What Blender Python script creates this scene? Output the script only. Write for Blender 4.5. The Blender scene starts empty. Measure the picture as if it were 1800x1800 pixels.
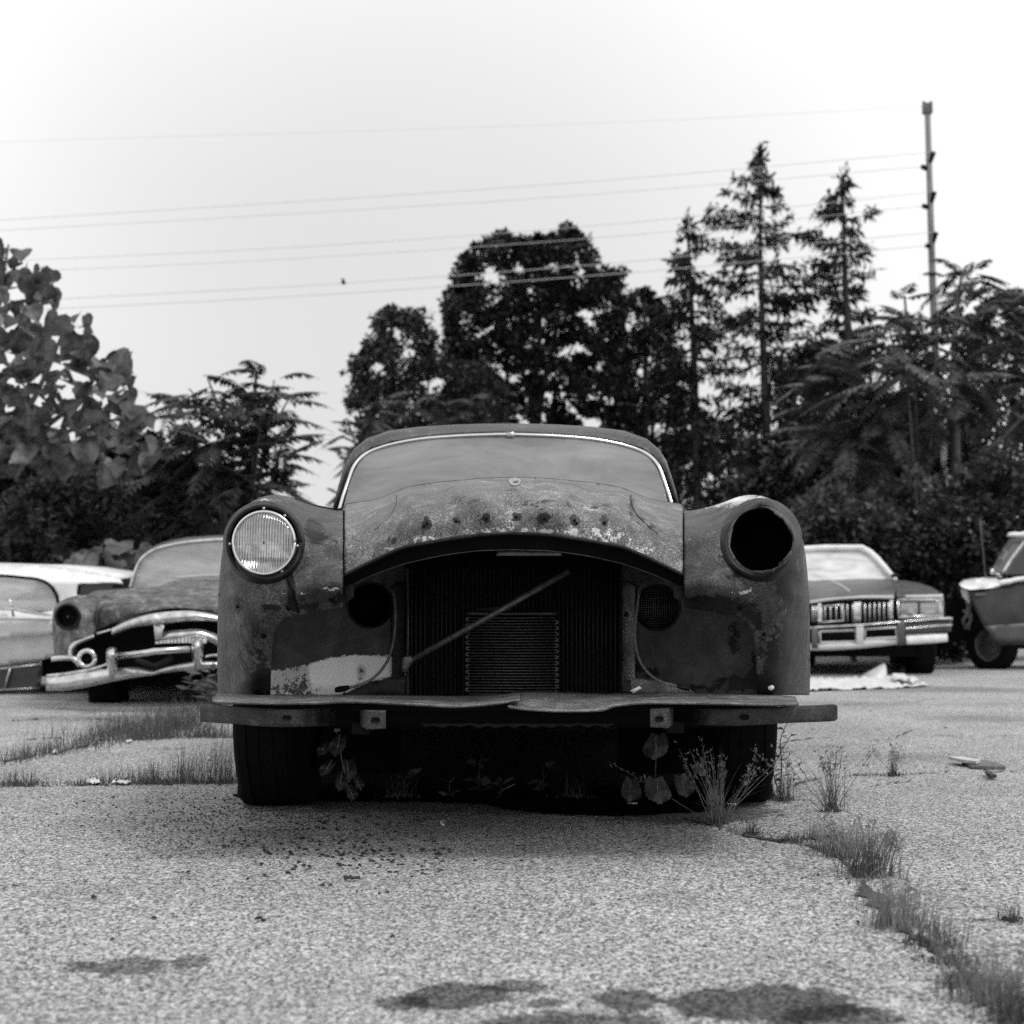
import bpy, math, random
import numpy as np
from mathutils import Vector, Matrix
from mathutils.geometry import delaunay_2d_cdt

random.seed(7); RNG = np.random.default_rng(7)
sc = bpy.context.scene
COL = sc.collection

# ------------------------------------------------------------------ camera
F = 2571.43            # focal length in pixels of the 1800 px photograph (80 mm on 56 mm film)
HORIZON = 1088.0
CAM_H = 0.625
TH = math.atan((HORIZON - 900) / F)
cam_d = bpy.data.cameras.new('camera'); cam = bpy.data.objects.new('camera', cam_d); COL.objects.link(cam)
cam_d.sensor_width = 56; cam_d.lens = 80; cam_d.clip_start = 0.05; cam_d.clip_end = 3000
cam.location = (0, 0, CAM_H); cam.rotation_euler = (math.pi / 2 + TH, 0, 0)
cam_d.dof.use_dof = True; cam_d.dof.focus_distance = 4.35; cam_d.dof.aperture_fstop = 6.3
sc.camera = cam

# ------------------------------------------------------------------ sky and sun (bright overcast, monochrome film)
SUN_EL, SUN_AZ = math.radians(60), math.radians(118)
w = bpy.data.worlds.new('World'); sc.world = w; w.use_nodes = True
nt = w.node_tree; nt.nodes.clear()
def N(t, **k):
    n = nt.nodes.new(t)
    for a, b in k.items(): setattr(n, a, b)
    return n
sky = N('ShaderNodeTexSky', sky_type='NISHITA', sun_disc=False)
sky.sun_elevation = SUN_EL; sky.sun_rotation = SUN_AZ; sky.air_density = 1.5; sky.dust_density = 4
bw = N('ShaderNodeRGBToBW'); nt.links.new(sky.outputs[0], bw.inputs[0])
tc = N('ShaderNodeTexCoord')
nz = N('ShaderNodeTexNoise'); nz.inputs['Scale'].default_value = 1.6; nz.inputs['Detail'].default_value = 3
nt.links.new(tc.outputs['Generated'], nz.inputs['Vector'])
mr = N('ShaderNodeMapRange'); mr.inputs['From Min'].default_value = .3; mr.inputs['From Max'].default_value = .7
mr.inputs['To Min'].default_value = .94; mr.inputs['To Max'].default_value = 1.08
nt.links.new(nz.outputs['Fac'], mr.inputs['Value'])
# thinner, greyer patch of cloud low above the trees
dvec = Vector((-0.06, 1, 0.17)).normalized()
dt = N('ShaderNodeVectorMath', operation='DOT_PRODUCT'); dt.inputs[1].default_value = dvec
nt.links.new(tc.outputs['Generated'], dt.inputs[0])
mc = N('ShaderNodeMapRange', interpolation_type='SMOOTHSTEP')
mc.inputs['From Min'].default_value = .93; mc.inputs['From Max'].default_value = 1.0
mc.inputs['To Min'].default_value = 9.6; mc.inputs['To Max'].default_value = 7.1
nt.links.new(dt.outputs['Value'], mc.inputs['Value'])
m1 = N('ShaderNodeMath', operation='MULTIPLY'); nt.links.new(mc.outputs[0], m1.inputs[0]); nt.links.new(mr.outputs[0], m1.inputs[1])
mx = N('ShaderNodeMix', data_type='FLOAT'); mx.inputs[0].default_value = .9
nt.links.new(bw.outputs[0], mx.inputs[2]); nt.links.new(m1.outputs[0], mx.inputs[3])
bg = N('ShaderNodeBackground'); bg.inputs['Strength'].default_value = .1
nt.links.new(mx.outputs[0], bg.inputs['Color'])
wo = N('ShaderNodeOutputWorld'); nt.links.new(bg.outputs[0], wo.inputs[0])
sd = bpy.data.lights.new('sun', 'SUN'); sd.energy = 1.2; sd.angle = math.radians(14); sd.color = (1, 1, 1)
so = bpy.data.objects.new('sun', sd); COL.objects.link(so)
sdir = Vector((math.sin(SUN_AZ) * math.cos(SUN_EL), math.cos(SUN_AZ) * math.cos(SUN_EL), math.sin(SUN_EL)))
so.rotation_euler = sdir.to_track_quat('Z', 'Y').to_euler(); so.location = (6, 10, 20)
vs = sc.view_settings
sc.display_settings.display_device = 'sRGB'
vs.view_transform = 'Standard'; vs.look = 'None'; vs.gamma = 1; vs.exposure = 0.18; vs.use_curve_mapping = False
sc.render.engine = 'CYCLES'
sc.cycles.use_denoising = False
sc.cycles.max_bounces = 6; sc.cycles.diffuse_bounces = 3; sc.cycles.glossy_bounces = 3
sc.cycles.transparent_max_bounces = 12; sc.cycles.transmission_bounces = 4
sc.cycles.sample_clamp_indirect = 4
sc.cycles.use_light_tree = False

# ------------------------------------------------------------------ pixel helpers: a pixel and a real distance give a point in the yard
CT, ST = math.cos(TH), math.sin(TH)
def P(px, py, d):
    a = (px - 900) / F; b = (900 - py) / F
    t = d / (CT - b * ST)
    return (a * t, d, CAM_H + (ST + b * CT) * t)
def PA(px, py, d):
    a = (px - 900) / F; b = (900 - py) / F
    t = d / (CT - b * ST)
    return np.stack([a * t, d + 0 * t, CAM_H + (ST + b * CT) * t], -1)
def G(px, py, z=0.0):
    a = (px - 900) / F; b = (900 - py) / F
    t = (z - CAM_H) / (ST + b * CT)
    return (a * t, (CT - b * ST) * t, z)

# ------------------------------------------------------------------ materials
MATS = {}
def new_mat(name):
    m = bpy.data.materials.new(name); m.use_nodes = True
    return m, m.node_tree, m.node_tree.nodes['Principled BSDF']
def V(nt_, val, typ='MULTIPLY', b=None, a=None):
    n = nt_.nodes.new('ShaderNodeMath'); n.operation = typ
    for i, s in enumerate((a, b)):
        if s is None: continue
        if hasattr(s, 'is_linked'): nt_.links.new(s, n.inputs[i])
        else: n.inputs[i].default_value = s
    return n.outputs[0]
def mathn(t, op, a, b=0.0, clamp=False):
    n = t.nodes.new('ShaderNodeMath'); n.operation = op; n.use_clamp = clamp
    for i, s in enumerate((a, b)):
        if hasattr(s, 'is_linked'): t.links.new(s, n.inputs[i])
        else: n.inputs[i].default_value = s
    return n.outputs[0]
def rng(t, v, a, b, c, d, smooth=False):
    n = t.nodes.new('ShaderNodeMapRange')
    if smooth: n.interpolation_type = 'SMOOTHSTEP'
    for i, s in enumerate((a, b, c, d)): n.inputs[i + 1].default_value = s
    t.links.new(v, n.inputs[0]); return n.outputs[0]
def noise(t, scale, detail=3, rough=.6, vec=None, stretch=None, dist=0):
    c = t.nodes.new('ShaderNodeTexCoord') if vec is None else None
    v = c.outputs['Object'] if vec is None else vec
    if stretch:
        mp = t.nodes.new('ShaderNodeMapping'); mp.inputs['Scale'].default_value = stretch
        t.links.new(v, mp.inputs['Vector']); v = mp.outputs[0]
    n = t.nodes.new('ShaderNodeTexNoise'); n.inputs['Scale'].default_value = scale
    n.inputs['Detail'].default_value = detail; n.inputs['Roughness'].default_value = rough; n.inputs['Distortion'].default_value = dist
    t.links.new(v, n.inputs['Vector']); return n.outputs['Fac']
def bump(t, b, h, strength=.3, dist=.005):
    n = t.nodes.new('ShaderNodeBump'); n.inputs['Strength'].default_value = strength; n.inputs['Distance'].default_value = dist
    t.links.new(h, n.inputs['Height']); t.links.new(n.outputs[0], b.inputs['Normal'])
def plain(name, v, rough=.6, metal=0., spec=.5, var=0., scale=20, bmp=0.):
    if name in MATS: return MATS[name]
    m, t, b = new_mat(name)
    b.inputs['Roughness'].default_value = rough; b.inputs['Metallic'].default_value = metal
    b.inputs['Specular IOR Level'].default_value = spec
    b.inputs['Base Color'].default_value = (v, v, v, 1)
    if var:
        n = noise(t, scale)
        t.links.new(rng(t, n, .3, .7, v * (1 - var), v * (1 + var)), b.inputs['Base Color'])
        if bmp: bump(t, b, n, bmp, .004)
    MATS[name] = m; return m
def patina(name, v, speck=1.0, rough=.55, bm=.25, attr=True, lo=.35, hi=2.3, streak=0., blot=.0):
    """weathered painted steel: faded paint, pin rust, bare specks; vertex attribute 'wear' holds stains and some painted shade, each with its own shape"""
    m, t, b = new_mat(name)
    big = noise(t, 3.0, 4, .65)
    mid = noise(t, 16, 5, .75)
    fine = noise(t, 210, 2, .8)
    base = rng(t, big, .35, .68, v * .72, v * 1.3)
    base = mathn(t, 'MULTIPLY', base, rng(t, mid, .3, .7, .72, 1.3))
    base = mathn(t, 'MULTIPLY', base, rng(t, fine, .34, .66, 1 - .62 * min(1, speck), 1 + 1.0 * min(1, speck)))
    if blot: base = mathn(t, 'MULTIPLY', base, rng(t, noise(t, 7, 5, .72, dist=.4), .38, .62, 1 - blot, 1 + blot))
    # pale bare specks, gathered where the medium noise is high
    sp = mathn(t, 'ADD', fine, mathn(t, 'MULTIPLY', mathn(t, 'SUBTRACT', mid, .5), 1.1))
    spk = rng(t, sp, .60, .70, 0, speck * .6, True)
    dk = rng(t, sp, .44, .34, 0, speck * .6, True)
    base = mathn(t, 'MULTIPLY', base, mathn(t, 'ADD', 1, mathn(t, 'SUBTRACT', mathn(t, 'MULTIPLY', spk, hi - 1), mathn(t, 'MULTIPLY', dk, 1 - lo))))
    if streak:
        s = noise(t, 14, 4, .7, stretch=(1, 1, .07))
        base = mathn(t, 'MULTIPLY', base, rng(t, s, .35, .65, 1 - streak, 1 + streak * 1.3))
    if attr:
        a = t.nodes.new('ShaderNodeAttribute'); a.attribute_name = 'wear'
        br = mathn(t, 'MULTIPLY', mathn(t, 'SUBTRACT', noise(t, 42, 4, .75), .5), 2.2)
        br = mathn(t, 'ADD', br, mathn(t, 'MULTIPLY', mathn(t, 'SUBTRACT', fine, .5), .5))
        # wear 0.5 = untouched, lower = dark (rust, painted shade), higher = pale
        wv = a.outputs['Fac']
        br = mathn(t, 'MULTIPLY', br, rng(t, mathn(t, 'ABSOLUTE', mathn(t, 'SUBTRACT', wv, .5)), .03, .10, 0, 1))
        dark = rng(t, mathn(t, 'ADD', mathn(t, 'SUBTRACT', .5, wv), mathn(t, 'MULTIPLY', br, .7)), .13, .19, 1, .13, True)
        pale = rng(t, mathn(t, 'ADD', mathn(t, 'SUBTRACT', wv, .5), mathn(t, 'MULTIPLY', br, .7)), .12, .24, 0, .44, True)
        base = mathn(t, 'MULTIPLY', base, dark)
        base = mathn(t, 'ADD', base, pale)
        base = mathn(t, 'ADD', base, rng(t, wv, .78, .95, 0, .36))
    t.links.new(base, b.inputs['Base Color'])
    t.links.new(rng(t, mid, .3, .7, rough - .12, rough + .2), b.inputs['Roughness'])
    b.inputs['Specular IOR Level'].default_value = .28
    bump(t, b, mathn(t, 'ADD', fine, mathn(t, 'MULTIPLY', mid, 2)), bm, .0012)
    MATS[name] = m; return m

M_hood = patina('faded hood paint', .118, 1.0, .5, hi=2.0, blot=.22)
M_fend = patina('faded fender paint', .044, .9, .5, streak=.35, blot=.32)
M_apron = patina('apron paint', .05, .25, .65, blot=.3)
M_pan = patina('gravel pan steel', .13, .8, .5, attr=False)
M_bar = patina('bumper bar steel', .028, .8, .5, attr=False, streak=.2, blot=.35)
M_body = patina('body paint', .05, .6, .5, attr=False)
M_roof = patina('roof paint', .07, .8, .55, attr=False)
M_car2 = patina('second car paint', .085, 1.4, .5, attr=False, hi=2.6, blot=.6)
M_chrome = plain('chrome', .72, .16, 1.)
M_dullchrome = plain('dull chrome', .45, .32, 1., var=.3, scale=30)
M_chrome2 = plain('weathered chrome', .64, .25, 1., var=.35, scale=14)
M_black = plain('black rubber', .006, .85, spec=.08, var=.4, scale=60)
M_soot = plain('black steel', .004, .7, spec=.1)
M_dark = plain('dark metal', .018, .6, spec=.2, var=.5, scale=40)
M_fin = plain('radiator fins', .022, .55, .3, var=.6, scale=90)
M_cool = plain('cooler fins', .075, .45, .5, var=.5, scale=120)
M_rod = plain('grey steel rod', .11, .45, .4, var=.4, scale=60)
M_cable = plain('cable sleeve', .13, .35, var=.5, scale=80)
M_white = plain('white enamel', .86, .3, var=.12, scale=6)
M_cream = plain('pale enamel', .55, .45, var=.15, scale=5)
M_grey2 = plain('grey enamel', .085, .35, var=.25, scale=6)
M_dgrey = plain('dark enamel', .035, .35, var=.4, scale=8)
M_rim = plain('wheel rim steel', .10, .4, .6, var=.4, scale=20)
M_bark = plain('bark', .10, .9, var=.5, scale=9, bmp=.6)
M_barkd = plain('dark bark', .035, .9, var=.5, scale=9, bmp=.6)
M_pole = plain('pole wood', .17, .85, var=.3, scale=3)
M_wire = plain('wire', .6, .5)
M_ins = plain('insulator', .10, .5)
M_paper = plain('white paper', .75, .8, var=.1, scale=30)
M_tarp = plain('pale tarpaulin', .62, .7, var=.2, scale=7, bmp=.5)
M_plastic = plain('plastic sheet', .4, .4)
M_wood = plain('weathered board', .14, .8, var=.4, scale=40)
M_woodp = plain('pale board', .5, .8, var=.2, scale=40)
M_stone = plain('loose stone', .022, .9, var=.6, scale=80)
L_shade = None
M_soil = plain('soil in crack', .05, .95, var=.7, scale=120, bmp=.8)
M_lens = None

def glass(name, dust=.45, dustv=.30, rough=.06, tint=.6):
    m, t, b = new_mat(name); t.nodes.remove(b)
    out = t.nodes['Material Output']
    tr = t.nodes.new('ShaderNodeBsdfTransparent'); tr.inputs[0].default_value = (tint, tint, tint, 1)
    gl = t.nodes.new('ShaderNodeBsdfGlossy'); gl.inputs['Roughness'].default_value = rough; gl.inputs[0].default_value = (.95, .95, .95, 1)
    fr = t.nodes.new('ShaderNodeFresnel'); fr.inputs[0].default_value = 1.6
    a = t.nodes.new('ShaderNodeMixShader'); t.links.new(fr.outputs[0], a.inputs[0]); t.links.new(tr.outputs[0], a.inputs[1]); t.links.new(gl.outputs[0], a.inputs[2])
    df = t.nodes.new('ShaderNodeBsdfDiffuse'); df.inputs[0].default_value = (dustv, dustv, dustv, 1)
    mm = t.nodes.new('ShaderNodeMixShader')
    n = noise(t, 2.2, 6, .65, stretch=(1, 1, 3.5), dist=.6)
    t.links.new(rng(t, n, .32, .68, dust * .6, min(1, dust * 1.3)), mm.inputs[0])
    t.links.new(a.outputs[0], mm.inputs[1]); t.links.new(df.outputs[0], mm.inputs[2]); t.links.new(mm.outputs[0], out.inputs[0])
    MATS[name] = m; return m
M_wind = glass('dusty windshield glass', .62, .36, rough=.17)
M_wind2 = glass('dusty car glass', .8, .74, rough=.35)
M_wdark = glass('dark car glass', .25, .12, tint=.2)

def leaf_mat(name, v, var=.45, scale=1.2, rough=.38, trans=.25):
    m, t, b = new_mat(name)
    out = t.nodes['Material Output']
    n = noise(t, scale, 3); n2 = noise(t, scale * 14, 1)
    c = mathn(t, 'MULTIPLY', rng(t, n, .32, .68, v * (1 - var), v * (1 + var)), rng(t, n2, .3, .7, .6, 1.4))
    t.links.new(c, b.inputs['Base Color']); b.inputs['Roughness'].default_value = rough; b.inputs['Specular IOR Level'].default_value = .35
    if trans:
        tl = t.nodes.new('ShaderNodeBsdfTranslucent'); t.links.new(c, tl.inputs[0])
        mm = t.nodes.new('ShaderNodeMixShader'); mm.inputs[0].default_value = trans
        t.links.new(b.outputs[0], mm.inputs[1]); t.links.new(tl.outputs[0], mm.inputs[2]); t.links.new(mm.outputs[0], out.inputs[0])
    MATS[name] = m; return m
L_cat = leaf_mat('catalpa leaf', .088, .9, 6)
L_ail = leaf_mat('compound leaf', .038, .5, 3)
L_ailr = leaf_mat('pale compound leaf', .072, .5, 2)
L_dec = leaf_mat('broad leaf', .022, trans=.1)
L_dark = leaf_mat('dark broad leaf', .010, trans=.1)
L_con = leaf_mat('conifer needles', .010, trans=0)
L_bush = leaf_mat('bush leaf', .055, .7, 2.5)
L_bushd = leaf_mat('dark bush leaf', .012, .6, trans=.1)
L_weed = leaf_mat('weed leaf', .10, .25, 4)
L_wide = leaf_mat('broad weed leaf', .05, .25, 6)
L_vine = leaf_mat('vine leaf', .022, .4, 8)
L_grass = leaf_mat('grass blade', .10, .5, 5, trans=.3)
L_dry = leaf_mat('dry grass blade', .26, .4, 5, trans=.3)

# ------------------------------------------------------------------ object helpers
def link(o):
    COL.objects.link(o); return o
def tag(o, label=None, cat=None, group=None, kind=None):
    if label: o['label'] = label
    if cat: o['category'] = cat
    if group: o['group'] = group
    if kind: o['kind'] = kind
    return o
def thing(name, label, cat, loc=(0, 0, 0), group=None):
    o = bpy.data.objects.new(name, None); o.location = loc; o.empty_display_size = .1
    return tag(link(o), label, cat, group)
def world_base(o):
    b = Vector((0, 0, 0))
    while o is not None:
        b += Vector(o.location); o = o.parent
    return np.array(b)
def mesh(name, verts, faces, mat, parent=None, smooth=True, wear=None, base=None):
    verts = np.asarray(verts, float).reshape(-1, 3)
    if parent is not None: off = world_base(parent); loc = (0, 0, 0)
    else:
        off = np.array(base if base is not None else (0, 0, 0), float); loc = tuple(off)
    me = bpy.data.meshes.new(name)
    me.from_pydata((verts - off).tolist(), [], [tuple(int(i) for i in f) for f in faces])
    me.materials.append(mat)
    if smooth: me.polygons.foreach_set('use_smooth', [True] * len(me.polygons))
    if wear is not None:
        at = me.attributes.new('wear', 'FLOAT', 'POINT'); at.data.foreach_set('value', np.asarray(wear, np.float32))
    me.update()
    o = bpy.data.objects.new(name, me); link(o)
    if parent is not None: o.parent = parent
    else: o.location = loc
    return o
def fast_mesh(name, verts, nper, mat, parent=None, base=None, loops=None):
    """many separate polygons of nper vertices each"""
    verts = np.asarray(verts, np.float32).reshape(-1, 3)
    if parent is not None: off = world_base(parent); loc = (0, 0, 0)
    else: off = np.array(base if base is not None else (0, 0, 0), float); loc = tuple(off)
    verts = verts - off.astype(np.float32)
    n = len(verts) // nper
    me = bpy.data.meshes.new(name)
    me.vertices.add(len(verts)); me.vertices.foreach_set('co', verts.ravel())
    me.loops.add(len(verts)); me.loops.foreach_set('vertex_index', np.arange(len(verts), dtype=np.int32))
    me.polygons.add(n); me.polygons.foreach_set('loop_start', np.arange(0, len(verts), nper, dtype=np.int32))
    try: me.polygons.foreach_set('loop_total', np.full(n, nper, np.int32))
    except Exception: pass
    me.materials.append(mat); me.update(calc_edges=True); me.validate()
    o = bpy.data.objects.new(name, me); link(o)
    if parent is not None: o.parent = parent
    else: o.location = loc
    return o
def catmull(pts, n=8, closed=False):
    p = np.asarray(pts, float); out = []; m = len(p)
    rngs = range(m if closed else m - 1)
    for i in rngs:
        if closed: a, b, c, d = p[(i - 1) % m], p[i], p[(i + 1) % m], p[(i + 2) % m]
        else: a, b, c, d = p[max(i - 1, 0)], p[i], p[i + 1], p[min(i + 2, m - 1)]
        for k in range(n):
            t = k / n
            out.append(.5 * ((2 * b) + (-a + c) * t + (2 * a - 5 * b + 4 * c - d) * t * t + (-a + 3 * b - 3 * c + d) * t ** 3))
    if not closed: out.append(p[-1])
    return np.array(out)
def resample(p, step, closed=True):
    p = np.asarray(p, float)
    if closed: p = np.vstack([p, p[:1]])
    out = []
    for a, b in zip(p[:-1], p[1:]):
        L = np.linalg.norm(b[:2] - a[:2]); k = max(1, int(round(L / step)))
        for i in range(k): out.append(a + (b - a) * i / k)
    if not closed: out.append(p[-1])
    return np.array(out)
def inpoly(x, y, poly):
    x = np.asarray(x, float); y = np.asarray(y, float); c = np.zeros(x.shape, bool)
    q = np.asarray(poly); j = len(q) - 1
    for i in range(len(q)):
        xi, yi = q[i][0], q[i][1]; xj, yj = q[j][0], q[j][1]
        if yi != yj:
            c ^= ((yi > y) != (yj > y)) & (x < (xj - xi) * (y - yi) / (yj - yi) + xi)
        j = i
    return c
def tps(ctrl, lam=0.02):
    c = np.array(ctrl, float); xy = c[:, :2] / 100; n = len(c)
    def K(r2): return .5 * r2 * np.log(r2 + 1e-9)
    d2 = ((xy[:, None] - xy[None]) ** 2).sum(-1)
    A = np.zeros((n + 3, n + 3)); A[:n, :n] = K(d2) + lam * np.eye(n); A[:n, n] = 1; A[:n, n + 1:] = xy; A[n:, :n] = A[:n, n:].T
    s = np.linalg.solve(A, np.concatenate([c[:, 2], np.zeros(3)]))
    def f(px, py):
        q = np.stack([np.asarray(px, float), np.asarray(py, float)], -1) / 100
        r = ((q[..., None, :] - xy) ** 2).sum(-1)
        return K(r) @ s[:n] + s[n] + q @ s[n + 1:]
    return f
def sheet(name, outline, D, mat, parent, holes=(), step=6, thick=.003, wear=None, base=None):
    """a pressed metal panel: outline in the photograph's pixels, D gives the distance of every point of it"""
    if not callable(D):
        dd = D; D = lambda x, y: np.full(np.shape(x), dd, float)
    out = resample(outline, step); hl = [resample(h, step) for h in holes]
    pts = [tuple(p[:2]) for p in out]; edges = [(i, (i + 1) % len(out)) for i in range(len(out))]
    for h in hl:
        s = len(pts); pts += [tuple(p[:2]) for p in h]; edges += [(s + i, s + (i + 1) % len(h)) for i in range(len(h))]
    x0, y0 = out[:, :2].min(0); x1, y1 = out[:, :2].max(0)
    g = []; r = 0; y = y0
    while y <= y1:
        for x in np.arange(x0 + (step / 2 if r % 2 else 0), x1, step): g.append((x, y))
        y += step * .866; r += 1
    if g:
        g = np.array(g); k = inpoly(g[:, 0], g[:, 1], out)
        for h in hl: k &= ~inpoly(g[:, 0], g[:, 1], h)
        g = g[k]
        if len(g):
            bd = np.array(pts); dm = np.full(len(g), 1e9)
            for i in range(0, len(bd), 200):
                dm = np.minimum(dm, np.sqrt(((g[:, None] - bd[None, i:i + 200]) ** 2).sum(-1)).min(1))
            pts += [tuple(q) for q in g[dm > step * .55]]
    vo, _, fo, *_r = delaunay_2d_cdt([Vector(q) for q in pts], edges, [], 0, 1e-5)
    vo = np.array([(v.x, v.y) for v in vo]); fo = np.array([f for f in fo if len(f) == 3])
    c = vo[fo].mean(1); k = inpoly(c[:, 0], c[:, 1], out)
    for h in hl: k &= ~inpoly(c[:, 0], c[:, 1], h)
    fo = fo[k]
    a = vo[fo]; ar = (a[:, 1, 0] - a[:, 0, 0]) * (a[:, 2, 1] - a[:, 0, 1]) - (a[:, 2, 0] - a[:, 0, 0]) * (a[:, 1, 1] - a[:, 0, 1])
    fo[ar > 0] = fo[ar > 0][:, ::-1]      # face the viewer's side
    d = D(vo[:, 0], vo[:, 1])
    o = mesh(name, PA(vo[:, 0], vo[:, 1], d), fo, mat, parent, wear=None if wear is None else wear(vo[:, 0], vo[:, 1]), base=base)
    if thick:
        md = o.modifiers.new('thickness', 'SOLIDIFY'); md.thickness = thick; md.offset = -1
    return o
def loft(name, secs, mat, parent=None, closed=False, cap=False, sub=4, smooth=True, thick=0, base=None):
    """surface through sections (lists of world points, equal counts)"""
    S = np.array(secs, float)
    if sub > 1 and len(S) > 2:
        S = catmull(S.reshape(len(S), -1), sub).reshape(-1, S.shape[1], 3)
    n, m = S.shape[:2]; fc = []
    for i in range(n - 1):
        for j in range(m if closed else m - 1):
            k = (j + 1) % m
            fc.append((i * m + j, i * m + k, (i + 1) * m + k, (i + 1) * m + j))
    if cap:
        fc.append(tuple(range(m))[::-1]); fc.append(tuple((n - 1) * m + j for j in range(m)))
    o = mesh(name, S.reshape(-1, 3), fc, mat, parent, smooth, base=base)
    if thick:
        md = o.modifiers.new('thickness', 'SOLIDIFY'); md.thickness = thick; md.offset = 0
    return o
def tube_geo(path, r, seg=8, flat=1.0):
    p = np.asarray(path, float); n = len(p)
    r = np.full(n, r) if np.isscalar(r) else np.interp(np.linspace(0, 1, n), np.linspace(0, 1, len(r)), r)
    t = np.gradient(p, axis=0); t /= np.linalg.norm(t, axis=1)[:, None] + 1e-12
    up = np.array([0, 0, 1.]) if abs(t[0][2]) < .9 else np.array([0, 1., 0])
    u = np.cross(t[0], up); u /= np.linalg.norm(u); vs_ = []
    for i in range(n):
        u = u - t[i] * (u @ t[i]); u /= np.linalg.norm(u) + 1e-12
        v = np.cross(t[i], u)
        for k in range(seg):
            a = 2 * math.pi * k / seg
            vs_.append(p[i] + r[i] * (math.cos(a) * u * flat + math.sin(a) * v))
    fc = []
    for i in range(n - 1):
        for k in range(seg):
            l = (k + 1) % seg
            fc.append((i * seg + k, (i + 1) * seg + k, (i + 1) * seg + l, i * seg + l))
    fc.append(tuple(range(seg))); fc.append(tuple((n - 1) * seg + k for k in range(seg))[::-1])
    return np.array(vs_), fc
def tube(name, path, r, mat, parent=None, seg=8, smooth_path=0, flat=1.0, base=None):
    if smooth_path: path = catmull(path, smooth_path)
    v, f = tube_geo(path, r, seg, flat); return mesh(name, v, f, mat, parent, base=base)
def merge(geos):
    vv, ff, n = [], [], 0
    for v, f in geos:
        v = np.asarray(v, float).reshape(-1, 3); vv.append(v); ff += [tuple(i + n for i in q) for q in f]; n += len(v)
    return np.vstack(vv), ff
def box_geo(c, s, rot=None):
    v = np.array([(x, y, z) for x in (-.5, .5) for y in (-.5, .5) for z in (-.5, .5)]) * np.array(s)
    if rot is not None: v = v @ np.array(rot.to_3x3()).T
    f = [(0, 1, 3, 2), (4, 6, 7, 5), (0, 4, 5, 1), (2, 3, 7, 6), (0, 2, 6, 4), (1, 5, 7, 3)]
    return v + np.array(c), f
def box(name, c, s, mat, parent=None, bev=.004, rot=None, base=None):
    v, f = box_geo(c, s, rot); o = mesh(name, v, f, mat, parent, smooth=False, base=base)
    if bev:
        md = o.modifiers.new('edge', 'BEVEL'); md.width = bev; md.segments = 2
    return o
def pxpath(l, d=None):
    return np.array([P(*q) if len(q) == 3 else P(q[0], q[1], d) for q in l])
def circle(cx, cy, r, n=40, ry=None, a0=0, jag=0, seed=0):
    rr = np.random.default_rng(seed); ry = ry or r
    a = np.linspace(0, 2 * math.pi, n, endpoint=False) + a0
    j = 1 + jag * rr.standard_normal(n)
    return np.stack([cx + r * np.cos(a) * j, cy + ry * np.sin(a) * j], -1)
def disc_rings(cx, cy, prof, n=40, flip=False):
    """surface of revolution facing the camera: prof = [(radius px, distance)]"""
    return [[P(cx + r * math.cos(2 * math.pi * k / n), cy + r * math.sin(2 * math.pi * k / n), d) for k in range(n)] for r, d in prof]
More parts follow.
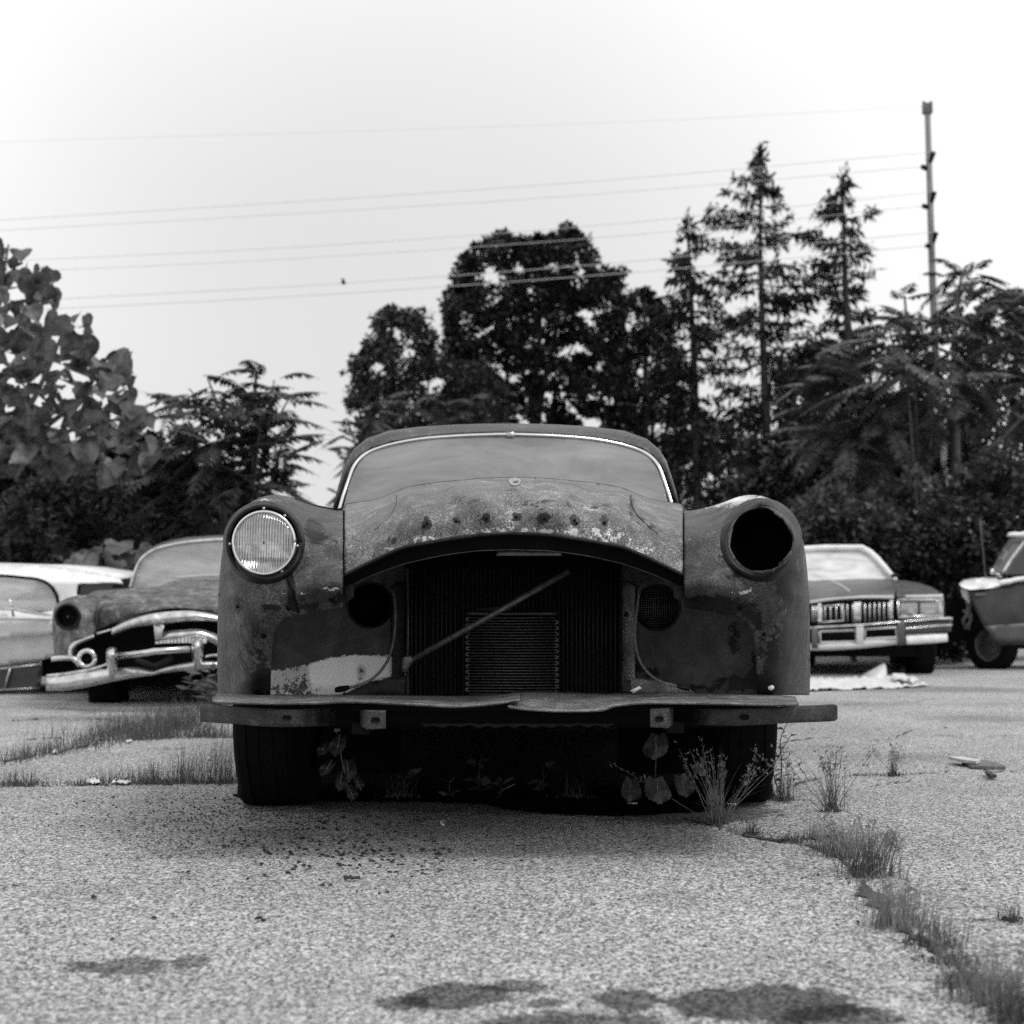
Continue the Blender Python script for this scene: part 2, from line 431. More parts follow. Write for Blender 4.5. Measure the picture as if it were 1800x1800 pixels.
# ------------------------------------------------------------------ ground
def make_ground():
    m, t, b = new_mat('old asphalt')
    tcn = t.nodes.new('ShaderNodeTexCoord'); v = tcn.outputs['Object']
    def vor(scale, feat='F1'):
        n = t.nodes.new('ShaderNodeTexVoronoi'); n.inputs['Scale'].default_value = scale; n.feature = feat
        t.links.new(v, n.inputs['Vector']); return n
    v1 = vor(170); sp = t.nodes.new('ShaderNodeRGBToBW'); t.links.new(v1.outputs['Color'], sp.inputs[0])
    v2 = vor(75); sp2 = t.nodes.new('ShaderNodeRGBToBW'); t.links.new(v2.outputs['Color'], sp2.inputs[0])
    big = noise(t, .9, 4, .6, vec=v); mid = noise(t, 9, 4, .65, vec=v); fine = noise(t, 330, 2, .7, vec=v); pit = noise(t, 105, 2, .7, vec=v)
    base = rng(t, sp.outputs[0], .2, .8, .14, .70)
    base = mathn(t, 'MULTIPLY', base, rng(t, sp2.outputs[0], .25, .75, .86, 1.14))
    base = mathn(t, 'MULTIPLY', base, rng(t, fine, .3, .7, .5, 1.5))
    base = mathn(t, 'MULTIPLY', base, rng(t, pit, .55, .62, 1, .22, True))
    base = mathn(t, 'MULTIPLY', base, rng(t, mid, .3, .7, .93, 1.07))
    base = mathn(t, 'MULTIPLY', base, rng(t, big, .3, .7, .80, 1.15))
    # oil stains, damp patches, and shade painted under and before the wreck: ragged ellipses
    warp = mathn(t, 'MULTIPLY', mathn(t, 'SUBTRACT', noise(t, 12, 6, .78, vec=v), .5), 1.9)
    sep = t.nodes.new('ShaderNodeSeparateXYZ'); t.links.new(v, sep.inputs[0])
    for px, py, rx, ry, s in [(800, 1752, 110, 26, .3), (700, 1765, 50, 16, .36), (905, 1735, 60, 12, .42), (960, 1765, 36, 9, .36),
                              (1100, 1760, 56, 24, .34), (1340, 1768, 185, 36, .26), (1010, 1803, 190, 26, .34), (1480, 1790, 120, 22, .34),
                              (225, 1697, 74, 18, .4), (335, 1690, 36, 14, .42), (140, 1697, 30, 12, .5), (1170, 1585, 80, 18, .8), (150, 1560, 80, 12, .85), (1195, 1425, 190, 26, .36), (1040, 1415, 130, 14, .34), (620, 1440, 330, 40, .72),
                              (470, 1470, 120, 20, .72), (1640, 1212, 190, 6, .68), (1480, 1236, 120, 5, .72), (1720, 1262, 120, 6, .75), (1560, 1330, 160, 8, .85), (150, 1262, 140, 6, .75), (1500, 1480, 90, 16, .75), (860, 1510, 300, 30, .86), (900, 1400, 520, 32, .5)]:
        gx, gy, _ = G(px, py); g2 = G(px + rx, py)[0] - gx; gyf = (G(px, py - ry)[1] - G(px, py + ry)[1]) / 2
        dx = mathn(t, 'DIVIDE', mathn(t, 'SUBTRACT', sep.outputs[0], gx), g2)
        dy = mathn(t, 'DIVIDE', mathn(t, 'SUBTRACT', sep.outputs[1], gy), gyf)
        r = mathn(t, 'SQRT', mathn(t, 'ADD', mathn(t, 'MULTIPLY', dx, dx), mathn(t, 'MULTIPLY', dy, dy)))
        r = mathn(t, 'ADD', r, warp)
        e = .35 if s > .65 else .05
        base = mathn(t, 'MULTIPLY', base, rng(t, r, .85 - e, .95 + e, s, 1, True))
    t.links.new(base, b.inputs['Base Color']); b.inputs['Roughness'].default_value = .95; b.inputs['Specular IOR Level'].default_value = .15
    h = mathn(t, 'ADD', mathn(t, 'MULTIPLY', v1.outputs['Distance'], -1), mathn(t, 'MULTIPLY', fine, .6))
    bump(t, b, mathn(t, 'ADD', h, mathn(t, 'MULTIPLY', pit, -1.0)), .75, .005)
    # one sheet, finer near the camera, gently uneven, reaching the horizon
    xs = np.unique(np.concatenate([-np.geomspace(900, 8, 14), np.linspace(-8, 8, 90), np.geomspace(8, 900, 14)]))
    ys = np.unique(np.concatenate([[-300, -60, -12, -4], np.linspace(-1, 14, 100), np.geomspace(14, 1500, 22)]))
    X, Y = np.meshgrid(xs, ys)
    Z = -0.006 * (np.sin(X * 1.3 + .4) * np.cos(Y * .9)) * np.exp(-(np.abs(X) + np.abs(Y)) / 60)
    Z = np.where(Y > 60, 0, Z)
    vv = np.stack([X, Y, Z], -1).reshape(-1, 3); nx = len(xs)
    ff = [(j * nx + i, j * nx + i + 1, (j + 1) * nx + i + 1, (j + 1) * nx + i) for j in range(len(ys) - 1) for i in range(nx - 1)]
    return tag(mesh('ground', vv, ff, m), 'cracked pale asphalt yard littered with grit and dark oil stains', 'ground', kind='structure')
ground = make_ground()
def gz(x, y): return -0.006 * (math.sin(x * 1.3 + .4) * math.cos(y * .9)) * math.exp(-(abs(x) + abs(y)) / 60)

def crack(pts, wpx, seed=0, jit=3.4):
    r = np.random.default_rng(seed)
    p = resample(catmull(pts, 6), 7, closed=False)
    g = np.array([G(q[0] + r.normal(0, jit * .5), q[1] + r.normal(0, jit * .25)) for q in p])
    t = np.gradient(g, axis=0); nrm = np.stack([-t[:, 1], t[:, 0]], -1); nrm /= np.linalg.norm(nrm, axis=1)[:, None] + 1e-9
    wd = wpx * (.25 + r.random(len(g)) * 1.0) * .5 * np.clip(.55 + .7 * np.sin(np.arange(len(g)) * .37 + seed) + r.normal(0, .25, len(g)), .04, 1.2)
    wd[0] = wd[-1] = .0005
    a = g.copy(); b_ = g.copy(); a[:, :2] += nrm * wd[:, None]; b_[:, :2] -= nrm * (wd * (.5 + r.random(len(g))))[:, None]
    for q in (a, b_):
        for i in range(len(q)): q[i, 2] = gz(q[i, 0], q[i, 1]) + .004
    n = len(g)
    return mesh('crack', np.vstack([a, b_]), [(i, i + 1, n + i + 1, n + i) for i in range(n - 1)], M_soil, ground)
RIGHT_CRACK = [(1215, 1440), (1250, 1452), (1330, 1476), (1430, 1492), (1480, 1515), (1520, 1562), (1575, 1630), (1620, 1660), (1680, 1700), (1730, 1760), (1790, 1815)]
crack(RIGHT_CRACK, .045, 1, 5)
crack(RIGHT_CRACK, .02, 31, 9)
crack([(0, 1560), (60, 1548), (110, 1553), (160, 1545)], .006, 32)
crack([(690, 1400), (760, 1430), (800, 1436)], .006, 33)
crack([(-60, 1384), (60, 1383), (170, 1381), (300, 1379), (430, 1378), (560, 1379)], .03, 2)
crack([(-60, 1350), (0, 1341), (110, 1322), (200, 1306), (300, 1300), (420, 1298), (520, 1300)], .03, 3)
crack([(0, 1303), (90, 1299), (160, 1303), (260, 1297)], .02, 4)
crack([(1350, 1395), (1440, 1368), (1520, 1362), (1600, 1361), (1700, 1356), (1860, 1360)], .016, 5)
crack([(1390, 1300), (1470, 1296), (1530, 1301), (1590, 1298)], .012, 6)
crack([(1650, 1292), (1700, 1297), (1790, 1293)], .010, 26)
crack([(1575, 1297), (1605, 1284), (1650, 1276), (1662, 1281)], .010, 7)
crack([(1480, 1240), (1540, 1231), (1600, 1233), (1650, 1228)], .014, 8)
crack([(1640, 1622), (1700, 1623), (1770, 1625), (1860, 1626)], .012, 9)
crack([(1500, 1390), (1560, 1378), (1600, 1374), (1640, 1372)], .01, 10)
crack([(0, 1270), (120, 1262), (240, 1268), (330, 1262)], .03, 11)
crack([(250, 1320), (330, 1318), (400, 1323)], .015, 12)

def soil_shade_patch():  # soil under the wreck, coloured near black to stand for its shade
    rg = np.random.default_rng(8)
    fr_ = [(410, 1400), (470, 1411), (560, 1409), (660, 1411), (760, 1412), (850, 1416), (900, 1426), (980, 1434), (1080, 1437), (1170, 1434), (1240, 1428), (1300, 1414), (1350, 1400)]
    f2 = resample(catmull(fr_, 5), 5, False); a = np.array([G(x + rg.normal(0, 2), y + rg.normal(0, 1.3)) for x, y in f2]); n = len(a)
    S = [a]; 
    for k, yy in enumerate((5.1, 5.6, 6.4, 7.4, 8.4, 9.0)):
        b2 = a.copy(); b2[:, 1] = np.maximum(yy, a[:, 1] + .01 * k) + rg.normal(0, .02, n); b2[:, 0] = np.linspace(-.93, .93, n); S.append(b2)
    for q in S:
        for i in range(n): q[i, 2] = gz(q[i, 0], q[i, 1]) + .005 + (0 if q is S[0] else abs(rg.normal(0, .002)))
    m_ = plain('shade-black soil', .005, .95, spec=.02, var=.8, scale=90)
    return tag(loft('soil', S, m_, None, sub=1), 'dark soil under the wreck, painted near black for the shade there', 'soil', kind='structure')
soil_shade_patch()
# ------------------------------------------------------------------ the wrecked car in the middle
CX = 903
car = thing('wrecked_sedan', 'rusty old sedan facing the camera, grille gone and only one headlight left', 'car', (0.0, 5.0, 0))
def mir(l, c=CX): return [(2 * c - q[0],) + tuple(q[1:]) for q in l]

fend_ctrl = [(464, 880, 4.06), (464, 900, 4.02), (430, 905, 4.06), (410, 930, 4.08), (403, 955, 4.12), (418, 1005, 4.05), (464, 1020, 4.0), (505, 905, 4.10), (525, 940, 4.05), (525, 975, 4.02), (505, 1010, 4.0),
             (480, 868, 4.30), (440, 882, 4.28), (423, 898, 4.24), (407, 918, 4.22), (400, 938, 4.26), (392, 960, 4.34), (387, 1003, 4.48), (384, 1050, 4.62), (382, 1110, 4.78), (382, 1160, 4.85), (383, 1220, 4.9),
             (400, 1003, 4.16), (400, 1050, 4.24), (400, 1110, 4.36), (400, 1160, 4.42), (400, 1220, 4.5),
             (425, 1050, 4.08), (425, 1110, 4.15), (425, 1160, 4.2), (425, 1220, 4.26), (455, 1050, 4.03), (455, 1110, 4.1), (455, 1160, 4.14), (455, 1220, 4.19), (476, 1160, 4.13), (476, 1220, 4.18), (476, 1115, 4.1),
             (507, 873, 4.42), (547, 887, 4.5), (590, 896, 4.55), (603, 897, 4.55), (540, 915, 4.2), (603, 925, 4.2), (575, 915, 4.28), (603, 960, 4.07), (570, 960, 4.06), (540, 960, 4.04), (603, 1000, 4.0), (570, 1000, 3.98), (540, 1000, 3.98),
             (603, 1035, 3.955), (570, 1036, 3.95), (535, 1040, 3.955), (500, 1046, 3.985), (603, 1048, 3.99), (570, 1050, 3.985), (535, 1054, 3.99), (500, 1062, 4.02), (603, 1072, 4.02), (550, 1078, 4.02), (510, 1086, 4.04)]
seam = [(603, 897), (603, 950), (603, 1010), (602, 1068)]
fend_low = [(590, 1070), (557, 1075), (523, 1082), (503, 1088), (489, 1102), (481, 1120), (477, 1153), (475, 1222)]
fend_out = [(383, 1222), (382, 1150), (383, 1070), (387, 1003), (392, 962), (398, 940), (407, 920), (421, 901), (440, 884), (460, 874), (482, 870), (507, 873), (547, 886), (575, 892)]
fend_outline = seam + list(catmull(fend_low, 5)) + list(catmull(fend_out, 5))
Df = tps(fend_ctrl, .004)
rw = np.random.default_rng(3)
def blobs(lst):
    def f(x, y):
        wv = np.full(np.shape(x), .5)
        for bx, by, rx, ry, a in lst:
            g = np.exp(-(((x - bx) / rx) ** 2 + ((y - by) / ry) ** 2)); wv = wv + a * g
        return wv
    return f
wear_shadeL = blobs([(430, 1150, 55, 80, -.14), (400, 1000, 14, 90, -.12), (553, 935, 13, 14, -.6), (548, 922, 8, 8, -.5), (562, 945, 10, 8, -.5), (575, 1036, 30, 3, .34), (520, 1042, 30, 3, .2), (510, 1030, 4, 22, -.7), (515, 1050, 4, 20, -.8), (505, 1012, 3, 10, -.5),  # rust, plus painted lower-fender shade and a highlight along the ridge
               (480, 1068, 24, 5, -.35), (600, 1052, 22, 10, -.4), (418, 1066, 8, 10, -.45), (466, 1190, 12, 24, -.5), (450, 1212, 22, 12, -.7), (472, 1150, 6, 40, .1), (395, 1190, 8, 60, -.2), (540, 1066, 30, 8, -.25), (470, 880, 40, 6, .12), (590, 960, 12, 40, -.08)])
wear_shadeR = blobs([(1370, 1150, 60, 90, -.19), (1400, 1000, 14, 90, -.14), (1250, 880, 60, 12, .3), (1300, 876, 50, 8, .3), (1228, 950, 25, 40, -.05), (1290, 1042, 34, 4, .18), (1340, 1050, 14, 60, .06), (1320, 1044, 8, 30, .1), (1240, 1058, 40, 12, -.5), (1290, 1070, 30, 12, -.5), (1275, 985, 16, 10, -.4), (1350, 1120, 20, 60, .04), (1395, 1120, 14, 90, -.45),  # lower flank shade and ridge highlight are painted in among the rust
               (1345, 1205, 30, 14, -.6), (1360, 1170, 20, 30, -.2), (1380, 1020, 18, 30, -.4), (1300, 1012, 30, 7, -.4), (1330, 1085, 10, 20, -.3), (1390, 930, 8, 30, -.2)])
hlL = circle(464, 954, 58, 48, 60)
fl = sheet('fender', fend_outline, Df, M_fend, car, [hlL], 5, .003, wear_shadeL)
tag(fl, 'fender carrying the remaining headlight')
DfR = lambda x, y: Df(2 * CX - x, y)
jr = np.random.default_rng(11)
hr = []
for k in range(64):
    a = 2 * math.pi * k / 64
    j = 56 + 1.2 * math.sin(3 * a + 1) + .9 * math.sin(7 * a) + jr.normal(0, .5)
    if 5.2 < a < 6.0: j -= 2.5
    if .3 < a < .9: j -= 2.0
    hr.append((1338 + j * math.cos(a), 949 + j * 1.02 * math.sin(a)))
fr = sheet('fender', [tuple(q) for q in mir(fend_outline)][::-1], DfR, M_fend, car, [hr], 5, .003, wear_shadeR)
tag(fr, 'fender with an empty headlight hole')
# rolled flange and step round each lamp opening
for c, yy, s in ((464, 954, 1), (1338, 949, -1)):
    fn = Df if s == 1 else DfR
    def ring(rr, dd, nn=56):
        a = np.linspace(0, 2 * math.pi, nn, endpoint=False); x = c + rr * np.cos(a); y = yy + rr * 1.02 * np.sin(a)
        return PA(x, y, fn(x, y) + dd)
    loft('lamp_flange', [ring(72, .000), ring(69, -.007), ring(65, -.012), ring(61, -.008), ring(57.5, .006), ring(55, .03)], M_fend, fl if s == 1 else fr, closed=True, sub=3, thick=.001)
# inside of the fender behind the empty hole
for s, c in ((0, 464), (1, 1338)):
    loft('lamp_bucket', disc_rings(c, 951, [(57, 4.08), (53, 4.16), (42, 4.25), (24, 4.3), (2, 4.31)]), M_soot, fl if s == 0 else fr, closed=True, sub=2)
# fender tops and flanks running back to the doors
def fender_back(m):
    A = [(603, 897, 4.55), (575, 892, 4.53), (547, 886.5, 4.5), (507, 873.5, 4.42), (482, 870.5, 4.33), (460, 874.5, 4.3), (440, 884.5, 4.28), (421, 901.5, 4.24), (407, 920.5, 4.22), (398.5, 940, 4.26), (392.5, 962, 4.34), (387.5, 1003, 4.48), (384, 1050, 4.62), (383.5, 1110, 4.78), (383.5, 1160, 4.85), (384, 1220, 4.9)]
    B = [(600, 900, 4.85), (577, 897, 4.85), (550, 893, 4.85), (520, 888, 4.85), (495, 886, 4.85), (472, 890, 4.85), (452, 899, 4.85), (434, 914, 4.85), (421, 932, 4.85), (412, 952, 4.85), (405, 975, 4.85), (400, 1010, 4.87), (397, 1050, 4.95), (395, 1090, 5.03), (395, 1110, 5.05), (395, 1120, 5.08)]
    C = [(603, 905, 5.6), (590, 905, 5.6), (570, 906, 5.6), (545, 908, 5.6), (520, 910, 5.6), (500, 913, 5.6), (485, 918, 5.6), (470, 926, 5.6), (460, 938, 5.6), (454, 955, 5.6), (451, 975, 5.6), (449, 1010, 5.6), (448, 1050, 5.6), (448, 1100, 5.6), (448, 1160, 5.6), (449, 1212, 5.6)]
    secs = [pxpath(mir(q) if m else q) for q in (A, B, C)]
    return loft('fender_flank', secs, M_fend, fr if m else fl, sub=5, thick=.002)
for m in (0, 1): fender_back(m)
# dark bolt holes in fenders
def hole(px, py, r, D_, par, mat=M_soot, bright=False):
    d = float(D_(px, py)); v = [P(px + r * math.cos(a), py + r * math.sin(a), d - .004) for a in np.linspace(0, 2 * math.pi, 12, endpoint=False)]
    w_ = [P(px + r * 1.3 * math.cos(a), py + r * 1.3 * math.sin(a), d + .004) for a in np.linspace(0, 2 * math.pi, 12, endpoint=False)]
    return mesh('bolt_hole' if not bright else 'rivet', v + w_, [tuple(range(12))[::-1]] + [(i, (i + 1) % 12, 12 + (i + 1) % 12, 12 + i) for i in range(12)], mat, par)
for q in ((507, 1069, 4), (583, 1053, 4.5), (463, 1117, 4.5), (453, 1210, 4), (418, 1066, 3)): hole(*q, Df, fl)
for q in ((1227, 1053, 4.5), (1301, 1067, 5), (1343, 1115, 3), (1274, 880, 0.1)): hole(*q, DfR, fr)
hole(1355, 1208, 4.5, DfR, fr, M_paper, True)

# headlight
hl = mesh('headlight', *merge([(np.array(disc_rings(464, 954, [(66, 4.035), (60, 4.03), (56, 4.045)], 48)).reshape(-1, 3), [(i * 48 + j, i * 48 + (j + 1) % 48, (i + 1) * 48 + (j + 1) % 48, (i + 1) * 48 + j) for i in range(2) for j in range(48)])]), M_soot, car)
ringg = [P(464 + 54 * math.cos(a), 954 + 54 * 1.01 * math.sin(a), 3.985) for a in np.linspace(0, 2 * math.pi, 57)]
tube('retaining_ring', ringg, .0042, M_chrome, hl, 8)
tube('retaining_ring', [P(464 + 63.5 * math.cos(a), 954 + 64 * math.sin(a), 4.02) for a in np.linspace(0, 2 * math.pi, 57)], .006, M_dark, hl, 8)
for a in (-1.57, -.9, .1, 1.0, 1.62, 3.1):
    q = P(464 + 59.5 * math.cos(a), 954 + 60 * math.sin(a), 3.995)
    v, f = tube_geo([q, (q[0], q[1] - .008, q[2])], .0042, 8); mesh('retaining_screw', v, f, M_dullchrome, hl)
mr_, t_, b_ = new_mat('lamp reflector')
b_.inputs['Metallic'].default_value = 1; b_.inputs['Roughness'].default_value = .12
wv = t_.nodes.new('ShaderNodeTexWave'); wv.bands_direction = 'X'; wv.inputs['Scale'].default_value = 45; wv.inputs['Distortion'].default_value = .3
tcx = t_.nodes.new('ShaderNodeTexCoord'); t_.links.new(tcx.outputs['Object'], wv.inputs['Vector'])
t_.links.new(rng(t_, mathn(t_, 'MULTIPLY', noise(t_, 22, 3), rng(t_, wv.outputs['Fac'], 0, 1, .8, 1.15)), .42, .58, .34, 1.0), b_.inputs['Base Color'])
bump(t_, b_, wv.outputs['Fac'], .22, .002)
loft('reflector', disc_rings(464, 954, [(q_, 4.0 + .036 * (1 - (q_ / 52) ** 2)) for q_ in (52, 47, 40, 32, 24, 16, 8, 3)], 48), mr_, hl, closed=True, sub=2)
ml, t_, b_ = new_mat('fluted lamp glass'); t_.nodes.remove(b_)
tr = t_.nodes.new('ShaderNodeBsdfTransparent'); t_lens = tr
gl_ = t_.nodes.new('ShaderNodeBsdfGlossy'); gl_.inputs['Roughness'].default_value = .08
wv = t_.nodes.new('ShaderNodeTexWave'); wv.bands_direction = 'X'; wv.inputs['Scale'].default_value = 42; wv.inputs['Distortion'].default_value = 0
tcx = t_.nodes.new('ShaderNodeTexCoord'); t_.links.new(tcx.outputs['Object'], wv.inputs['Vector'])
wz = t_.nodes.new('ShaderNodeTexWave'); wz.bands_direction = 'Z'; wz.inputs['Scale'].default_value = 7; t_.links.new(tcx.outputs['Object'], wz.inputs['Vector'])
hgt = mathn(t_, 'ADD', wv.outputs['Fac'], mathn(t_, 'GREATER_THAN', wz.outputs['Fac'], .72))
bn = t_.nodes.new('ShaderNodeBump'); bn.inputs['Strength'].default_value = .35; bn.inputs['Distance'].default_value = .004; t_.links.new(hgt, bn.inputs['Height'])
t_.links.new(bn.outputs[0], gl_.inputs['Normal'])
df = t_.nodes.new('ShaderNodeBsdfDiffuse'); df.inputs[0].default_value = (.55, .55, .55, 1); t_.links.new(bn.outputs[0], df.inputs['Normal'])
m1_ = t_.nodes.new('ShaderNodeMixShader'); t_.links.new(rng(t_, wv.outputs['Fac'], .2, .9, .12, .34), m1_.inputs[0]); t_.links.new(tr.outputs[0], m1_.inputs[1]); t_.links.new(gl_.outputs[0], m1_.inputs[2])
m2_ = t_.nodes.new('ShaderNodeMixShader'); m2_.inputs[0].default_value = .06; t_.links.new(mathn(t_, 'MULTIPLY', rng(t_, wv.outputs['Fac'], .1, .9, .68, 1.0), rng(t_, wz.outputs['Fac'], .80, .9, 1.0, .62)), t_lens.inputs[0]); t_.links.new(m1_.outputs[0], m2_.inputs[1]); t_.links.new(df.outputs[0], m2_.inputs[2])
t_.links.new(m2_.outputs[0], t_.nodes['Material Output'].inputs[0])
loft('lens', disc_rings(464, 954, [(52.5, 3.985), (49, 3.978), (38, 3.968), (22, 3.961), (8, 3.958), (1, 3.9575)], 48), ml, hl, closed=True, sub=2)

def edge(pts, D_, off=0): 
    p = catmull(pts, 4); return PA(p[:, 0], p[:, 1], D_(p[:, 0], p[:, 1]) + off)
# hood
hood_half = [(903, 846, 4.25), (903, 838, 4.75), (903, 870, 4.02), (903, 900, 3.91), (903, 925, 3.865), (903, 937, 3.87),
             (800, 843, 4.75), (800, 852, 4.3), (800, 880, 4.02), (800, 915, 3.9), (800, 943, 3.885), (840, 844, 4.4),
             (715, 856, 4.75), (715, 868, 4.3), (715, 900, 4.03), (715, 940, 3.93), (715, 963, 3.925), (690, 868, 4.6),
             (660, 878, 4.7), (660, 890, 4.4), (660, 930, 4.08), (660, 960, 3.99), (660, 983, 3.97), (620, 884, 4.72), (609, 888, 4.7), (605, 900, 4.52), (605, 930, 4.18), (605, 960, 4.07), (605, 1008, 4.0), (630, 940, 4.1), (630, 995, 3.99)]
Dh0 = tps(hood_half + mir(hood_half), .004)
def Dh(x, y):
    xx = np.where(x > CX, 2 * CX - x, x)
    xc = np.interp(y, [860, 866, 890, 915, 935, 1010], [690, 694, 693, 672, 640, 600])
    s = 1 / (1 + np.exp(-(xx - xc) / 1.5))
    fade = np.clip((938 - y) / 50, 0, 1)
    return Dh0(x, y) - .020 * s * fade
lipL = [(605, 1010), (620, 1003), (640, 993), (672, 978), (707, 963), (740, 956), (773, 950), (805, 945), (840, 940), (870, 938), (903, 937)]
topL = [(606, 893), (609, 886), (635, 882), (660, 878), (680, 871), (696, 864), (715, 857), (760, 849), (820, 843), (860, 840), (903, 839)]
lip = lipL + mir(lipL[:-1])[::-1]; top = topL + mir(topL[:-1])[::-1]
hood_spots = [(750, 919, 5, 9, -.75), (802, 916, 6, 5, -.55), (855, 911, 7, 6, -.7), (907, 908, 7, 6, -.6), (957, 911, 9, 8, -.75), (1010, 914, 7, 7, -.7), (1062, 918, 5, 10, -.75), (745, 924, 3, 7, -.5), (1014, 919, 8, 4, -.4)]
wearH = blobs(hood_spots + [(760, 948, 60, 10, .14), (903, 932, 150, 6, .2), (1060, 945, 60, 12, .16), (1130, 968, 40, 10, .12), (690, 965, 40, 8, .1), (960, 885, 50, 7, -.16), (1050, 890, 40, 7, -.16), (1020, 862, 40, 6, .08), (820, 880, 60, 12, -.1), (780, 930, 40, 8, -.15), (760, 860, 60, 8, .05), (690, 950, 10, 8, -.3),
               (1110, 890, 4, 20, -.35), (1125, 912, 8, 8, -.3), (1145, 926, 8, 5, -.25), (1085, 960, 10, 5, -.3)])
hd = sheet('hood', top + lip[::-1], Dh, M_hood, car, (), 5, .003, wearH)
for q in hood_spots: hole(q[0], q[1] + 1, 2.3, Dh, hd)
for sgn_, rr_ in ((1, .0016), (-1, .0009)):
    cr_ = [(1109, 870), (1109, 880), (1113, 894), (1122, 908), (1135, 921), (1148, 932), (1156, 939)]
    cr_ = cr_ if sgn_ > 0 else mir(cr_[:6])
    tube('crease_line', edge(cr_, Dh, .0), rr_, M_soot, hd, 6)
sp_l = [(500, 1011), (505, 1020), (507, 1031), (513, 1040), (514, 1052), (519, 1060), (520, 1070), (523, 1079)]; sp_r = [(527, 1078), (524, 1068), (522, 1057), (517, 1050), (519, 1041), (512, 1035), (510, 1024), (504, 1014)]
sheet('rust_split', sp_l + sp_r, lambda x, y: Df(x, y) - .0015, M_soot, fl, (), 3, .001)
tube('hood_edge', edge(lip, Dh, .002), .0045, M_hood, hd, 8)
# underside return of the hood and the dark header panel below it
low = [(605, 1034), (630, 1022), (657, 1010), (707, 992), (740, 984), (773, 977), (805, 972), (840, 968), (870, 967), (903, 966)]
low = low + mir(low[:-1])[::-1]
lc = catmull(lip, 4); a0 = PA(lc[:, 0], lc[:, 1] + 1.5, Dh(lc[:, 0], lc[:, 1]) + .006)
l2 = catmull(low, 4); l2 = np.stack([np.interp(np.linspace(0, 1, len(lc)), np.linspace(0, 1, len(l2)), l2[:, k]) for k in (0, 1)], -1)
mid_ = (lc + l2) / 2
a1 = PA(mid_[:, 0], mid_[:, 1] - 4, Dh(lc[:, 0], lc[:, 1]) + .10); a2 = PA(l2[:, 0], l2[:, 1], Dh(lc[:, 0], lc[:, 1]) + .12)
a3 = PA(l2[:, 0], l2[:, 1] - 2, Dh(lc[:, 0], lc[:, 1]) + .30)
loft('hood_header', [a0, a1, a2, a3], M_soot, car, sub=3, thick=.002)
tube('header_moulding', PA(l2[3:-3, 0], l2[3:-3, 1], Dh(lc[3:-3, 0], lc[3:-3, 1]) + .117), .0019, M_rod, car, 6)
sheet('latch_plate', [(875, 968.5), (985, 968.5), (988, 977), (872, 977)], 4.0, M_rod, car, step=8)
# hood top running back to the cowl
tp = catmull(top, 4); t0 = PA(tp[:, 0], tp[:, 1], Dh(tp[:, 0], tp[:, 1]))
bx = CX + (tp[:, 0] - CX) * .93 - 3; hgt_ = 892 - 6 * np.clip(1 - ((tp[:, 0] - CX) / 250) ** 2, 0, 1)
t1 = PA(bx, np.maximum(hgt_ - 14, tp[:, 1] + 3), np.full(len(tp), 5.0)); t2 = PA(bx, hgt_ + 4, np.full(len(tp), 5.62))
loft('hood_top', [t0, t1, t2], M_hood, hd, sub=4, thick=.002)
# hood badge
bd_ = [(893, 844), (896, 841), (905, 839), (914, 841), (917, 845), (914, 851), (905, 854), (897, 851)]
sheet('hood_badge', bd_, lambda x, y: Dh(x, y) - .006, M_dullchrome, hd, step=3, thick=.004)
sheet('badge_slot', [(901, 846), (910, 845), (911, 848), (902, 849)], lambda x, y: Dh(x, y) - .0095, M_soot, hd, step=3, thick=.002)
tube('badge_rim', edge(bd_ + bd_[:1], lambda x, y: Dh(x, y) - .007), .0014, M_rod, hd, 6)
# hood hinge-side bracket corners under the hood edge
for m in (0, 1):
    q = [(603, 1030), (622, 1026), (622, 1050), (611, 1057), (603, 1052)]
    sheet('hood_bracket', mir(q)[::-1] if m else q, 4.06, M_dark, car, step=6)

# windshield, roof and cabin (the cabin sits a touch to the left: the car is not quite square on)
WC = 890
wL = [(597, 895, 5.72), (604, 870, 5.75), (613, 843, 5.79), (622, 820, 5.82), (636, 803, 5.85), (655, 792, 5.87), (690, 781, 5.87), (740, 772, 5.85), (800, 767, 5.82), (845, 765, 5.8), (890, 764, 5.79)]
wtop = wL + mir(wL[:-1], WC)[::-1]
wbotL = [(600, 897, 5.72), (640, 896, 5.62), (700, 893, 5.55), (790, 890, 5.50), (890, 889, 5.49)]
wbot = wbotL + mir(wbotL[:-1], WC)[::-1]
Dw = tps([(a, b, c) for a, b, c in wtop] + [(a, b, c) for a, b, c in wbot] + [(890, 830, 5.63), (750, 830, 5.65), (1030, 830, 5.65)], .01)
wt2 = [q[:2] for q in wtop]; wb2 = [q[:2] for q in wbot]
sheet('windshield', list(catmull(wt2, 4)) + [tuple(q) for q in catmull(wb2, 4)[::-1]], Dw, M_wind, car, (), 10, 0)
wtp = catmull(wtop, 6)
tube('windshield_trim', PA(wtp[:, 0], wtp[:, 1], wtp[:, 2] - .008), .0075, M_chrome, car, 8)
s_ = np.array([(WC + (q[0] - WC) * .985, 890 + (q[1] - 890) * .955 + .0, q[2] - .004) for q in wtop]); s_ = catmull(s_, 6)
tube('windshield_gasket', PA(s_[:, 0], s_[:, 1], s_[:, 2]), .006, M_soot, car, 8)
cl = [(890, 759), (904, 759), (904, 769), (890, 769)]
sheet('trim_clip', cl, 5.77, M_dullchrome, car, step=6, thick=.002)
RA = [(592, 900, 5.76), (599, 870, 5.79), (608, 843, 5.82), (617, 818, 5.85), (631, 800, 5.86), (652, 787, 5.9), (688, 776, 5.9), (740, 767.5, 5.88), (800, 762.5, 5.85), (845, 760.5, 5.83), (890, 759.5, 5.82)]
